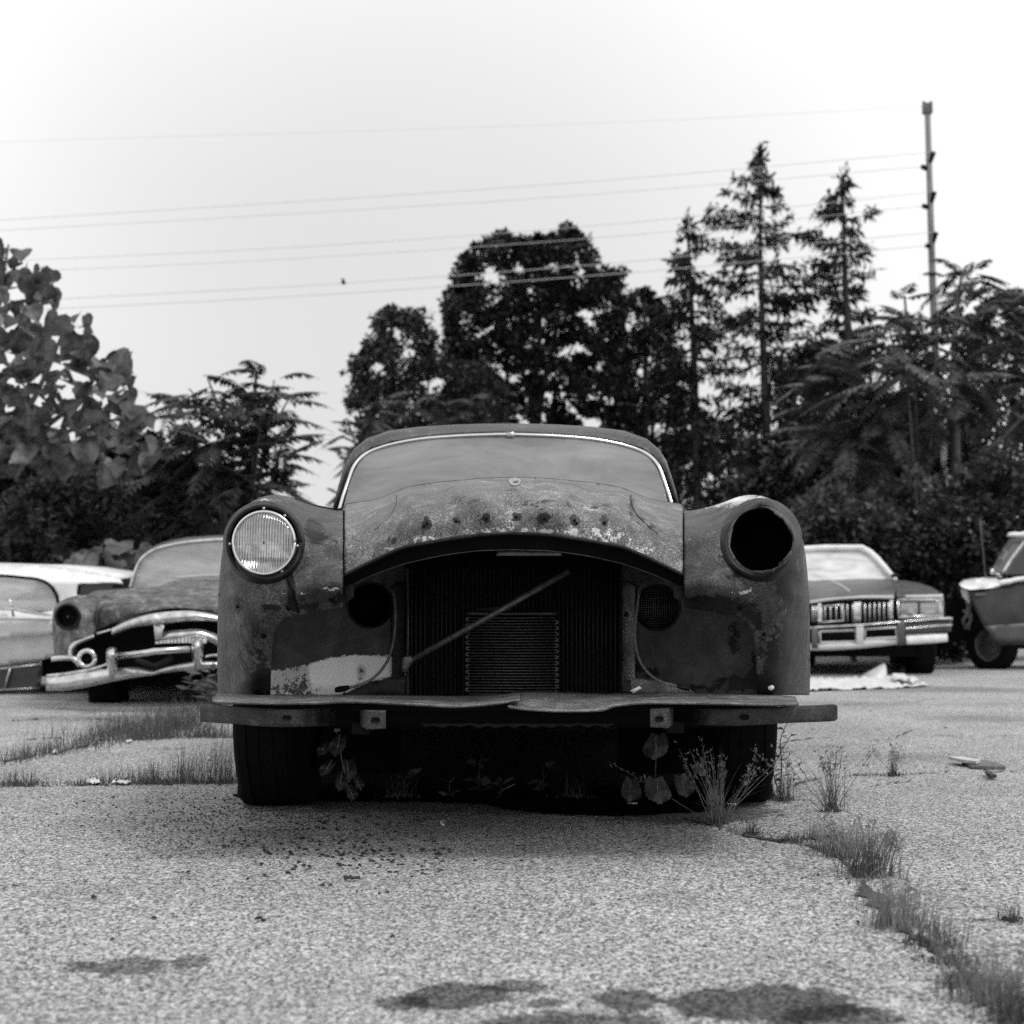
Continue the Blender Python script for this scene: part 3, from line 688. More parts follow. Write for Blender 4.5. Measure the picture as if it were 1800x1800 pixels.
RB = [(589, 900, 5.86), (596, 868, 5.89), (604, 838, 5.92), (612, 812, 5.98), (625, 791, 6.04), (646, 773, 6.1), (684, 759, 6.16), (740, 752, 6.2), (800, 748.5, 6.22), (845, 747.2, 6.24), (890, 746.8, 6.25)]
RC = [(640, 950, 7.2), (646, 915, 7.2), (652, 880, 7.2), (658, 850, 7.2), (668, 828, 7.2), (685, 814, 7.2), (715, 805, 7.2), (760, 800, 7.2), (805, 797, 7.2), (850, 796, 7.2), (890, 795.5, 7.2)]
RD = [(672, 970, 8.3), (680, 965, 8.3), (690, 955, 8.25), (698, 945, 8.2), (706, 930, 8.15), (720, 915, 8.1), (745, 905, 8.05), (780, 899, 8.0), (815, 896, 8.0), (855, 895, 8.0), (890, 894, 8.0)]
def full(l, c): return l + mir(l[:-1], c)[::-1]
secs = [pxpath(full(RA, WC)), pxpath(full(RB, WC)), pxpath(full(RC, 888)), pxpath(full(RD, 886))]
rf = loft('roof', secs, M_roof, car, sub=6, thick=.003)
tube('drip_rail', np.array([secs[1][i] + np.array([-.006, .03, .004]) for i in range(0, 6)]), .005, M_dark, rf, 6, smooth_path=3)
tube('drip_rail', np.array([secs[1][-1 - i] + np.array([.004, .03, .004]) for i in range(0, 6)]), .005, M_dark, rf, 6, smooth_path=3)
for sgn, idx in ((-1, 0), (1, -1)):
    S = [np.array(s) for s in secs]
    def pt(u, v):   # u along the car, v up the side
        a = S[1][idx * 1] if idx == 0 else S[1][-1]
        col = [0, 1, 2, 3, 4] if idx == 0 else [-1, -2, -3, -4, -5]
        r = np.array([[S[k][c] for c in col] for k in (1, 2, 3)])
        i = min(int(u), 1); fu = u - i; j = min(int(v), 3); fv = v - j
        q = (r[i][j] * (1 - fv) + r[i][j + 1] * fv) * (1 - fu) + (r[i + 1][j] * (1 - fv) + r[i + 1][j + 1] * fv) * fu
        return q + np.array([sgn * .012, 0, 0])
    loft('side_window', [[pt(u, v) for v in (.9, 1.6, 2.4, 3.1)] for u in (.12, .4, .75, 1.05, 1.3)], M_wdark, car, sub=1, thick=.004)
# lower body from the cowl to the tail
def ringb(d, wd, zb, zt, cxm=-.03):
    pr = [(-wd * .97, zb), (-wd, zb + .12), (-wd, .7), (-wd * .985, zt - .14), (-wd * .93, zt - .04), (-wd * .8, zt), (-wd * .4, zt + .012), (0, zt + .015)]
    pr = pr + [(-x, z) for x, z in pr[:-1]][::-1]
    return [(x + cxm - .012 * (d - 5), d, z) for x, z in pr]
loft('body', [ringb(5.55, .93, .36, .99), ringb(6.2, .955, .34, 1.0), ringb(7.1, .96, .34, 1.0), ringb(7.9, .965, .38, 1.0), ringb(8.7, .94, .38, .94), ringb(9.2, .86, .42, .82), ringb(9.35, .7, .5, .68)], M_body, car, cap=True, sub=4)
box('floor_pan', (-.03, 7.0, .30), (1.6, 4.6, .04), M_soot, car)
box('engine_block', (0, 5.25, .55), (.62, .9, .5), M_soot, car, .03)
box('front_crossmember', (0, 5.0, .37), (1.1, .16, .1), M_soot, car, .02)
for s in (-1, 1): box('frame_rail', (s * .42, 6.2, .38), (.09, 2.6, .10), M_soot, car, .01)
box('firewall', (-.01, 5.42, .68), (1.5, .04, .62), M_soot, car)
box('dashboard', (-.02, 5.75, .96), (1.25, .25, .12), M_dark, car, .03)
box('seat', (-.03, 6.7, .95), (1.25, .25, .38), M_dark, car, .06)
# wheels
def wheel(name, cx, cy, r, wd, par, rimv=M_rim, flat_=.0, steer=0):
    prof = [(-.5, .62), (-.5, .8), (-.47, .93), (-.40, .985), (-.2, 1.0), (0, 1.0), (.2, 1.0), (.40, .985), (.47, .93), (.5, .8), (.5, .62)]
    R = Matrix.Rotation(steer, 3, 'Z'); secs = []
    for k in range(49):
        a = 2 * math.pi * k / 48; ring = []
        for u, q in prof:
            z = r + q * r * math.sin(a); z = max(z, flat_ * 0 + .002 if z > -9 else z)
            z = max(q * r * math.sin(a) + r - flat_, .002)
            v_ = R @ Vector((u * wd * (1 + (.12 if z < .05 else 0)), q * r * math.cos(a), 0))
            ring.append((cx + v_.x, cy + v_.y, z))
        secs.append(ring)
    w_ = bpy.data.objects.new(name, None); w_.parent = par; link(w_)
    tt = loft('tyre', secs, M_black, w_, sub=1)
    grooves = []
    for u in (-.28, -.1, .1, .28):
        path = []
        for k in range(41):
            a = 2 * math.pi * k / 40; v_ = R @ Vector((u * wd, r * 1.002 * math.cos(a), 0))
            path.append((cx + v_.x, cy + v_.y, max(r * 1.002 * math.sin(a) + r - flat_, .004)))
        grooves.append(tube_geo(path, .0035, 5))
    mesh('tread_rib', *merge(grooves), M_black, w_)
    rp = []
    for u, q in ((.42, .62), (.30, .6), (.22, .4), (.34, .22), (.36, .01)):
        for sg in (1,):
            ring = []
            for k in range(24):
                a = 2 * math.pi * k / 24
                ring.append((u, q, a))
            rp.append(ring)
    for sg in (-1, 1):
        S_ = []
        for ring in rp:
            o_ = []
            for u, q, a in ring:
                v_ = R @ Vector((sg * u * wd, q * r * math.cos(a), 0)); o_.append((cx + v_.x, cy + v_.y, q * r * math.sin(a) + r - flat_))
            S_.append(o_)
        loft('rim', S_, rimv, w_, closed=True, sub=2)
    return w_
wheel('wheel', -.795, 5.08, .355, .225, car, M_dark, .02)
wheel('wheel', .772, 5.16, .355, .21, car, M_dark, .02)
wheel('wheel', -.80, 8.15, .355, .2, car, M_dark, .02)
wheel('wheel', .72, 8.15, .355, .2, car, M_dark, .02)

for s in (-1, 1):
    box('wheel_gap_blocker', (s * .70 - .01, 5.62, .29), (.58, .02, .5), M_soot, car)  # dark sheet added behind the front wheel to hide bright ground
    box('control_arm', (s * .62, 5.2, .30), (.34, .22, .08), M_soot, car, .02)
# radiator, cooler and the aprons either side of it
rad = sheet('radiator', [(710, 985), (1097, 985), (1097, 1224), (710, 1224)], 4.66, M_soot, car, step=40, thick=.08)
gf = []
for i, px in enumerate(np.arange(724, 1088, 7.6)):
    if random.random() < .05: continue
    g_ = tube_geo([P(px, 1000, 4.655), P(px + random.uniform(-.6, .6), 1110, 4.652), P(px, 1221, 4.655)], .0028, 5); gf.append(g_)
mesh('radiator_tubes', *merge(gf), M_fin, rad)
for px in (717, 1091): tube('radiator_side_strap', [P(px, 1000, 4.63), P(px, 1221, 4.63)], .0045, M_rod if px < 800 else M_dark, rad, 6)
gc = []; fy = np.arange(1086, 1222, 5.15)
for i, py in enumerate(fy):
    x0, x1 = 825, 975
    gc.append(tube_geo([P(x0, py, 4.56), P((x0 + x1) / 2, py + .4, 4.557), P(x1, py, 4.56)], .0028, 6))
ol = sheet('oil_cooler', [(822, 1080), (979, 1080), (979, 1222), (822, 1222)], 4.575, M_soot, car, step=30, thick=.02)
mesh('cooler_tubes', *merge(gc), M_cool, ol)
gb = []
for i in range(0, len(fy) - 1):
    for xs_, s in ((825, -1), (975, 1)):
        if (i % 2 == 0) == (s < 0):
            y0, y1 = fy[i], fy[i + 1]
            gb.append(tube_geo(catmull([P(xs_, y0, 4.555), P(xs_ + s * 5, y0 + .8, 4.552), P(xs_ + s * 5, y1 - .8, 4.552), P(xs_, y1, 4.555)], 3), .0034, 6))
mesh('cooler_bends', *merge(gb), M_rod, ol)
sheet('cooler_top_strip', [(820, 1076), (870, 1077), (980, 1076), (980, 1081.5), (820, 1081.5)], 4.55, M_cool, ol, step=12)
sheet('cooler_tab', [(840, 1068), (900, 1066), (902, 1075), (838, 1075)], 4.56, M_dark, ol, step=12)

ap_ctrl = [(470, 1060, 4.26), (470, 1225, 4.28), (560, 1060, 4.34), (560, 1225, 4.33), (640, 1000, 4.46), (640, 1225, 4.4), (712, 1000, 4.58), (712, 1100, 4.56), (712, 1225, 4.5), (560, 1140, 4.36), (640, 1140, 4.46), (590, 980, 4.45)]
Da = tps(ap_ctrl, .02)
ap_out = [(462, 1065), (560, 1040), (600, 1000), (640, 985), (712, 985), (712, 1160), (713, 1190), (712, 1226), (462, 1226)]
def wear_ap(x, y):
    top_ = np.interp(x, [470, 478, 540, 573, 623, 690, 712], [1180, 1177, 1167, 1157, 1150, 1153, 1160])
    bot_ = np.interp(x, [470, 600, 607, 660, 690, 712], [1226, 1224, 1219, 1196, 1190, 1187])
    ins = np.clip(np.minimum(y - top_, bot_ - y) / 3, -1, 1)
    patch = np.interp(x, [470, 490, 515, 540, 550, 620, 630, 712], [.42, .34, .24, .27, .55, .6, .45, .6]) * np.clip((1226 - y) / 40, .35, 1) ** .5
    wv_ = .5 + np.where(ins > 0, patch * ins, 0)
    return wv_ + blobs([(635, 1180, 8, 10, -.35), (700, 1120, 5, 60, -.1)])(x, y) - .5
apl = sheet('inner_apron', ap_out, Da, M_apron, car, [circle(650, 1064, 39, 36)], 5, .003, wear_ap)
tag(apl, 'apron with a flaking white painted patch')
DaR = lambda x, y: Da(2 * CX - x, y)
wear_ar = blobs([(1145, 1183, 12, 8, -.5), (1120, 1172, 10, 8, -.4), (1290, 1120, 12, 26, -.3), (1310, 1200, 24, 12, -.6), (1270, 1195, 14, 8, -.3), (1330, 1180, 12, 30, -.4), (1230, 1210, 80, 6, -.3), (1225, 1150, 30, 30, .03)])
apr = sheet('inner_apron', mir(ap_out)[::-1], DaR, M_apron, car, [circle(1156, 1068, 39, 36)], 5, .003, wear_ar)
tag(apr, 'bare grey apron with a screened duct')
for s, c, y_ in ((0, 650, 1064), (1, 1156, 1068)):
    dd = 4.47
    loft('duct', disc_rings(c, y_, [(40, dd + .0), (41, dd + .05), (39, dd + .16), (20, dd + .2), (2, dd + .2)], 32), M_soot, apr if s else apl, closed=True, sub=1)
    tube('duct_lip', [P(c + 39.5 * math.cos(a), y_ + 39.5 * math.sin(a), float((DaR if s else Da)(c + 39.5 * math.cos(a), y_ + 39.5 * math.sin(a)))) for a in np.linspace(0, 2 * math.pi, 33)], .004, M_dark, apr if s else apl, 6)
gm = []
for k in range(-9, 10):
    h_ = math.sqrt(max(0, 38 ** 2 - (k * 4) ** 2))
    gm.append(tube_geo([P(1156 + k * 4, 1068 - h_, 4.49), P(1156 + k * 4, 1068 + h_, 4.49)], .0012, 4))
    gm.append(tube_geo([P(1156 - h_, 1068 + k * 4, 4.492), P(1156 + h_, 1068 + k * 4, 4.492)], .0012, 4))
mesh('duct_screen', *merge(gm), M_cool, apr)
# side plates beside the radiator, with rivets
for s in (0, 1):
    q = [(690, 1030), (712, 1020), (712, 1196), (690, 1196)]
    sp_ = sheet('radiator_side_plate', mir(q)[::-1] if s else q, (lambda x, y: DaR(x, y) - .02) if s else (lambda x, y: Da(x, y) - .02), M_dark if not s else M_pan, car, step=10)
    for y_ in (1080, 1138): hole(705 if not s else 1101, y_, 4, (lambda x, y: 4.53), sp_, M_dark)
# lower shelf behind the pan
sheet('lower_baffle', [(600, 1222), (655, 1198), (712, 1190), (712, 1226), (600, 1226)], 4.3, M_dark, car, step=12)
sheet('lower_baffle', [(1108, 1192), (1180, 1200), (1215, 1212), (1230, 1226), (1112, 1226)], 4.3, M_pan, car, step=12)
# diagonal rod and its end plate
rod = tube('diagonal_rod', [P(720, 1163, 4.38), P(860, 1084, 4.36), P(1000, 1004, 4.34)], .0092, M_rod, car, 12)
sheet('rod_end_plate', [(706, 1157), (722, 1152), (727, 1162), (716, 1178), (707, 1182)], 4.37, M_rod, rod, step=6, thick=.005)
# hanging cables
cbl = tube('headlight_cable', [P(*q) for q in ((673, 1026, 4.45), (688, 1036, 4.38), (694, 1058, 4.34), (695, 1090, 4.32), (692, 1124, 4.3), (682, 1160, 4.27), (662, 1187, 4.24), (640, 1201, 4.22), (612, 1209, 4.2))], .0042, M_rod, car, 8, 5)
tube('cable_plug', [P(614, 1208, 4.2), P(606, 1210, 4.2), P(596, 1212, 4.2), P(589, 1213, 4.2)], [.006, .0085, .0095, .007], M_black, cbl, 10)
cbr = tube('headlight_cable', [P(*q) for q in ((1128, 1022, 4.45), (1123, 1045, 4.36), (1118, 1090, 4.33), (1117, 1127, 4.31), (1125, 1162, 4.28), (1143, 1186, 4.25), (1164, 1199, 4.22), (1193, 1207, 4.2))], .0042, M_cable, car, 8, 5)
tube('cable_plug', [P(1190, 1206, 4.2), P(1200, 1208, 4.2), P(1212, 1210, 4.2)], [.006, .0078, .0085], M_dark, cbr, 10)
# bent gravel pan in two pieces
def pan(topl, botl, dt_, db_, par):
    t_ = catmull(topl, 6); b2 = catmull(botl, 6); n = 80
    def rs(a): return np.stack([np.interp(np.linspace(0, 1, n), np.linspace(0, 1, len(a)), a[:, k]) for k in (0, 1)], -1)
    t_, b2 = rs(t_), rs(b2); m2 = (t_ * .4 + b2 * .6) - np.array([0, 1.2])
    return loft('gravel_pan', [PA(t_[:, 0], t_[:, 1], np.full(n, dt_)), PA(m2[:, 0], m2[:, 1], np.full(n, (dt_ + db_) / 2 - .02)), PA(b2[:, 0], b2[:, 1] - 2.5, np.full(n, db_)), PA(b2[:, 0], b2[:, 1], np.full(n, db_ + .002)), PA(b2[:, 0], b2[:, 1] + .8, np.full(n, db_ + .03))], M_pan, par, sub=3, thick=.002)
pan([(380, 1220), (387, 1219), (440, 1221), (520, 1222), (600, 1222), (680, 1222), (760, 1223), (807, 1223), (870, 1221), (898, 1218), (914, 1216)],
    [(374, 1229), (381, 1235), (440, 1237), (500, 1238), (560, 1237), (607, 1235), (673, 1237), (740, 1240), (790, 1243), (823, 1242), (870, 1238), (914, 1232)], 4.2, 3.82, car)
pan([(898, 1226), (906, 1215), (960, 1216), (1022, 1217), (1129, 1219), (1200, 1218), (1271, 1219), (1340, 1221), (1392, 1224), (1399, 1227)],
    [(893, 1243), (916, 1247), (960, 1250), (1004, 1251), (1058, 1249), (1079, 1242), (1129, 1237), (1182, 1237), (1271, 1238), (1340, 1240), (1398, 1240), (1402, 1238)], 4.2, 3.80, car)
box('pan_support', (0, 4.25, .385), (1.3, .5, .02), M_soot, car)
# small bright litter on the pan is part of its edge: a broken clip
sheet('pan_clip', [(1108, 1214), (1124, 1206), (1128, 1210), (1112, 1219)], 4.15, M_paper, car, step=6)
tube('pan_wire', [P(1020, 1217, 4.15), P(1060, 1219, 4.14), (P(1112, 1216, 4.15))], .0018, M_soot, car, 5)
# bumper back bar with slotted holes
def bar(path, par, name='bumper_bar'):
    """path: (px, py_top, py_bottom, d)"""
    p = np.array(path, float); pc = catmull(p, 6)
    tpw = PA(pc[:, 0], pc[:, 1], pc[:, 3]); btw = PA(pc[:, 0], pc[:, 2], pc[:, 3])
    t0_ = tpw + np.array([0, .012, .0]); b0_ = btw + np.array([0, .012, 0])
    t00 = tpw + np.array([0, .0, -.002]); b00 = btw + np.array([0, 0, .002])
    return loft(name, [t0_, tpw * 1 + [0, .003, 0], t00 - [0, .002, 0], (tpw + btw) / 2 - [0, .003, 0], b00 - [0, .002, 0], btw + [0, .003, 0], b0_, (t0_ + b0_) / 2], M_bar, par, closed=False, sub=2)
bar([(570, 1246, 1270, 4.12), (650, 1247, 1270, 4.16), (903, 1248, 1270, 4.2), (1150, 1247, 1270, 4.16), (1235, 1246, 1270, 4.12)], car, 'bumper_bar_middle').data.materials[0] = M_soot  # middle of the bar, near black for rust and painted shadow
bb = bar([(352, 1238, 1268, 4.02), (390, 1240, 1271, 3.95), (423, 1242, 1273, 3.9), (460, 1245, 1276, 3.85), (500, 1247, 1277.5, 3.82), (527, 1247, 1277, 3.82), (552, 1245, 1276, 3.86), (575, 1245, 1275, 3.95), (590, 1246, 1273, 4.08)], car)
bb2 = bar([(1214, 1247, 1272, 4.08), (1225, 1246, 1273, 3.96), (1240, 1246, 1274, 3.87), (1280, 1246, 1275, 3.83), (1310, 1245, 1274.5, 3.82), (1340, 1244, 1273, 3.83), (1400, 1241, 1270, 3.88), (1440, 1239.5, 1268.5, 3.93), (1466, 1238.5, 1267, 3.96), (1472, 1241, 1264, 3.97)], car)
def slot(px, py, w_, h_, d, par):
    a = np.linspace(-math.pi / 2, math.pi / 2, 8); o_ = [(px + w_ / 2 - h_ / 2 + h_ / 2 * math.cos(q), py + h_ / 2 * math.sin(q)) for q in a] + [(px - w_ / 2 + h_ / 2 - h_ / 2 * math.cos(q), py - h_ / 2 * math.sin(q)) for q in a]
    v = [P(x, y, d) for x, y in o_]; v2 = [P(x, y, d + .006) for x, y in o_]; n = len(o_)
    mesh('slot', v + v2, [tuple(range(n))] + [(i, (i + 1) % n, n + (i + 1) % n, n + i) for i in range(n)], M_soot, par)
slot(504, 1262, 17, 9.5, 3.812, bb); slot(1309, 1260.5, 17, 9.5, 3.812, bb2)
mtl = patina('bracket steel', .048, .8, .5, attr=False)
for x0, x1, y0, y1, cx_ in ((633, 678, 1248, 1282, 660), (1143, 1184, 1246, 1280, 1159)):
    rounded = [(x0, y0), (x1, y0 + 1), (x1, y1 - 1), (x0 + 12, y1), (x0, y1 - 6)] if cx_ < 900 else [(x0, y0), (x1 - 1, y0 - 2), (x1, y1 - 7), (x1 - 10, y1), (x0, y1 - 2)]
    bk = sheet('bumper_bracket', rounded, (lambda x, y, a=x0, b=x1, l=(cx_ < 900): 3.80 + .05 * np.clip(((a + 12 - x) if l else (x - b + 12)) / 12, 0, 1) ** 1.5), mtl, car, step=5, thick=.006)
    slot(cx_, (y0 + y1) / 2 + 1, 16, 10, 3.795, bk)
    box('bracket_arm', (np.array(P((x0 + x1) / 2, (y0 + y1) / 2, 4.2))), (.045, .7, .03), M_soot, car)
# jagged lower baffle edge barely showing under the bar
zz = [(740, 1271)]
for i, x in enumerate(range(745, 1080, 16)): zz.append((x, 1281 - (5 if i % 2 else 0) - random.random() * 3))
zz.append((1084, 1271))
sheet('torn_baffle', zz, 4.05, M_dark, car, step=8)
tube('tow_bolt', [P(588, 1283, 4.0), P(598, 1283, 4.0)], .005, M_rod, car, 8)
tube('door_edge', [P(1421, 1120, 4.9), P(1423, 1170, 4.95), P(1422, 1218, 4.97)], .003, M_rod, car, 6)
# ------------------------------------------------------------------ second old sedan, left
def Z4(l, ox=0, oy=900): return [(ox + q[0] / 4.2857, oy + q[1] / 4.2857) + tuple(q[2:]) for q in l]
def band(name, topl, botl, d0, mat, par, bulge=.03, n=40, thick=.003):
    """a rounded strip between two pixel curves, e.g. a chrome bar; d0 number or (px)->distance"""
    t_, b2 = catmull(topl, 6), catmull(botl, 6)
    def rs(a): return np.stack([np.interp(np.linspace(0, 1, n), np.linspace(0, 1, len(a)), a[:, k]) for k in (0, 1)], -1)
    t_, b2 = rs(t_), rs(b2); df_ = d0 if callable(d0) else (lambda x: np.full(np.shape(x), d0, float)); S = []
    for f in np.linspace(0, 1, 9):
        q = t_ * (1 - f) + b2 * f; S.append(PA(q[:, 0], q[:, 1], df_(q[:, 0]) - bulge * math.sqrt(max(0, 1 - (2 * f - 1) ** 2))))
    S = [S[0] + np.array([0, bulge, 0])] + S + [S[-1] + np.array([0, bulge, 0])]
    return loft(name, S, mat, par, sub=1, thick=thick)
c2 = thing('second_sedan', 'dented old sedan with chrome bumper and toothed grille arch, behind the wreck on the left', 'car', (-2.4, 11.5, 0))
D2 = tps([(92, 1090, 10.9), (100, 1060, 10.85), (118, 1055, 10.6), (119, 1084, 10.45), (119, 1120, 10.45), (145, 1047, 10.9), (150, 1090, 10.45), (170, 1063, 10.7), (168, 1110, 10.5), (95, 1150, 10.9), (110, 1150, 10.5)], .05)
fo = Z4([(740, 625), (733, 700), (725, 800), (720, 925), (650, 945), (580, 965), (540, 990), (515, 1030), (508, 1082), (408, 1082), (398, 950), (392, 830), (400, 740), (425, 690), (500, 650), (580, 628), (660, 622)])
c2f = sheet('fender', fo, D2, M_car2, c2, [circle(119, 1084, 18, 26)], 5, .004)
loft('lamp_socket', disc_rings(119, 1084, [(24, 10.40), (21, 10.37), (18, 10.42), (13, 10.5), (8, 10.52), (7, 10.5), (1, 10.5)], 30), M_dark, c2f, closed=True, sub=2)
def D2h(x, y):
    u = np.clip((x - 290) / 130, -1.5, 1.5)
    return 10.25 + .35 * u * u * .8 + np.clip((1075 - 8 * u * u - y) / 50, 0, 1.2) ** 1.6 * 1.1
ho = Z4([(733, 700), (760, 640), (850, 600), (1000, 572), (1120, 565), (1200, 560), (1280, 525), (1400, 507), (1650, 503)]) + [(420, 1024), (450, 1034), (462, 1050), (464, 1106)] + Z4([(1900, 870), (1800, 810), (1640, 768), (1500, 735), (1400, 722), (1300, 722), (1200, 732), (1100, 752), (1000, 778), (920, 806), (850, 834), (790, 862), (728, 893)])
sheet('hood', ho, D2h, M_car2, c2, (), 6, .004)
mir2 = lambda l: [(581 - q[0],) + tuple(q[1:]) for q in l]
sheet('fender', [(q[0], q[1] - 2) for q in mir2(fo)][::-1], lambda x, y: D2(581 - x, y) + .3, M_car2, c2, (), 6, .004)
# hood back / fender tops run to the cowl, cabin, tail
def c2ring(d, cx_, hw, yt, ym, yb): return pxpath([(cx_ - hw, yb, d), (cx_ - hw * 1.02, ym, d), (cx_ - hw * .96, (ym + yt) / 2, d), (cx_ - hw * .8, yt, d), (cx_, yt - 4, d), (cx_ + hw * .8, yt, d), (cx_ + hw * .96, (ym + yt) / 2, d), (cx_ + hw * 1.02, ym, d), (cx_ + hw, yb, d)])
loft('body', [c2ring(11.1, 290, 190, 1058, 1090, 1150), c2ring(12.0, 320, 195, 1040, 1080, 1150), c2ring(13.2, 350, 190, 1034, 1070, 1145), c2ring(14.6, 372, 170, 1036, 1070, 1135), c2ring(15.8, 390, 130, 1050, 1080, 1130)], M_car2, c2, sub=4, cap=True)
g2t = Z4([(985, 575), (1010, 480), (1048, 385), (1100, 325), (1200, 272), (1400, 232), (1680, 210)]) + [(430, 953), (462, 962), (480, 990), (488, 1030)]
g2 = list(catmull(g2t, 5))
sheet('windshield', [tuple(q) for q in g2] + [(488, 1032), (360, 1022), (230, 1036)], 12.2, M_wind2, c2, (), 12, 0)
sheet('cowl_strip', Z4([(1290, 500), (1330, 485), (1520, 470), (1700, 465), (1700, 490), (1520, 495), (1350, 506)]), 12.05, M_cream, c2, (), 10)
tube('windshield_trim', [P(q[0], q[1], 12.17) for q in g2], .017, M_chrome2, c2, 8)
r2 = [(q[0], q[1]) for q in g2]; cx2 = 360
secs = [[P(x, y, 12.2) for x, y in r2], [P(cx2 + (x - cx2) * 1.0, y - 8 * max(0, min(1, (1020 - y) / 60)), 12.8) for x, y in r2], [P(cx2 + 8 + (x - cx2) * .88, max(y - 2, 952), 14.0) for x, y in r2], [P(cx2 + 20 + (x - cx2) * .7, 1035 - (1035 - y) * .3, 15.2) for x, y in r2]]
loft('roof', secs, M_dgrey, c2, sub=4, thick=.004)
D2b = lambda x: 10.1 + .3 * ((np.asarray(x) - 290) / 180) ** 2
band('grille_arch', Z4([(836, 880), (900, 845), (1000, 802), (1150, 765), (1300, 750), (1450, 748), (1640, 780), (1750, 830), (1850, 890)]), Z4([(845, 930), (900, 905), (1000, 872), (1120, 855), (1250, 845), (1400, 825), (1640, 828), (1740, 870), (1840, 930)]), D2b, M_chrome2, c2, .05)
band('grille_bar', Z4([(1180, 935), (1240, 905), (1350, 890), (1500, 885), (1640, 930), (1720, 990)]), Z4([(1172, 985), (1240, 975), (1350, 965), (1500, 955), (1590, 985), (1650, 1020)]), lambda x: D2b(x) + .02, M_chrome2, c2, .05)
gt = []
for i in range(14):
    x = 1190 + i * 27; gt.append(box_geo(P(x / 4.2857, 900 + (972 - 6 * math.sin(i / 14 * 3)) / 4.2857, 10.1), (.03, .03, .035)))
mesh('grille_teeth', *merge(gt), M_chrome2, c2, smooth=False)
band('grille_centre_post', [(270, 1096), (280, 1096), (289, 1098)], [(273, 1127), (278, 1127), (283, 1124)], 10.06, M_chrome2, c2, .03, 14)
e_ = loft('hood_emblem', disc_rings(274.5, 1088, [(8, 10.06), (7, 10.02), (4, 10.0), (.5, 9.99)], 16), M_paper, c2, closed=True, sub=1)
band('grille_surround', Z4([(512, 1085), (520, 1020), (560, 975), (620, 950), (705, 922)]), Z4([(552, 1085), (555, 1040), (590, 1000), (640, 975), (710, 950)]), 10.35, M_chrome2, c2, .03)
band('grille_surround', Z4([(728, 908), (780, 895), (838, 878)]), Z4([(732, 925), (780, 912), (845, 892)]), 10.3, M_chrome2, c2, .02, 14)
tube('parking_lamp_ring', [P(153 + 14 * math.cos(a), 1158 + 14 * math.sin(a), 10.2) for a in np.linspace(0, 2 * math.pi, 29)], .018, M_chrome2, c2, 8)
loft('parking_lamp', disc_rings(153, 1158, [(13, 10.22), (10, 10.28), (5, 10.25), (1, 10.24)], 20), M_dark, c2, closed=True, sub=1)
sheet('grille_cavity', Z4([(560, 1090), (580, 1000), (730, 900), (900, 850), (1200, 760), (1640, 780), (1950, 1000), (1950, 1200), (560, 1250)]), 10.75, M_soot, c2, (), 14, .02)
band('fender_trim', Z4([(385, 1090), (450, 1080), (560, 1085), (620, 1140)]), Z4([(385, 1125), (450, 1120), (540, 1120), (590, 1170)]), 10.3, M_chrome2, c2, .03, 20)
bu = band('bumper', Z4([(350, 1245), (480, 1228), (620, 1205), (800, 1180), (880, 1180), (960, 1172), (1060, 1182), (1150, 1200), (1210, 1180), (1320, 1150), (1480, 1125), (1640, 1118), (1800, 1120), (1980, 1140)]),
          Z4([(345, 1345), (480, 1345), (620, 1325), (800, 1285), (880, 1270), (960, 1255), (1060, 1240), (1150, 1228), (1210, 1215), (1320, 1200), (1480, 1185), (1640, 1178), (1800, 1180), (1980, 1195)]), lambda x: 9.95 + .25 * ((np.asarray(x) - 280) / 180) ** 2, M_chrome2, c2, .07, 70)
band('bumper_upper_rail', Z4([(352, 1225), (480, 1210), (620, 1188), (740, 1160), (802, 1135)]), Z4([(352, 1243), (480, 1230), (620, 1208), (740, 1182), (802, 1160)]), lambda x: 10.0 + .25 * ((np.asarray(x) - 280) / 180) ** 2, M_chrome2, bu, .03, 30)
band('bumper_upper_rail', Z4([(1545, 1080), (1600, 1070), (1700, 1070), (1850, 1085)]), Z4([(1545, 1100), (1600, 1092), (1700, 1095), (1850, 1110)]), 10.0, M_chrome2, bu, .03, 20)
tube('guard_bar', [P(206, 1154, 9.9), P(262, 1147, 9.86), P(270, 1145, 9.86), P(334, 1141, 9.9)], .022, M_chrome2, bu, 10)
for gx, gy in ((197, 1166), (347, 1151)):
    prof = [(-28, 1), (-27, 6), (-24, 9), (-18, 10.5), (-8, 10.5), (4, 9.5), (14, 7.5), (22, 5), (27, 2), (28, .5)]
    S = [[P(gx + r * math.cos(a), gy + y, 9.86 + .042 * r * .6 * math.sin(a)) for a in np.linspace(0, 2 * math.pi, 16, endpoint=False)] for y, r in prof]
    loft('bumper_guard', S, M_chrome2, bu, closed=True, sub=2)
tube('emblem_vee', [P(241, 1160, 10.2), P(272, 1172, 10.15), P(303, 1156, 10.2)], .022, M_dark, c2, 8)
wheel('wheel', -3.05, 11.15, .33, .2, c2, M_dark, .06)
wheel('wheel', -1.35, 11.3, .33, .2, c2, M_dark, .06)
wheel('wheel', -2.6, 14.2, .33, .2, c2, M_dark, .06); wheel('wheel', -1.1, 14.2, .33, .2, c2, M_dark, .06)
box('underbody', (-2.25, 12.6, .22), (1.5, 3.2, .2), M_soot, c2)

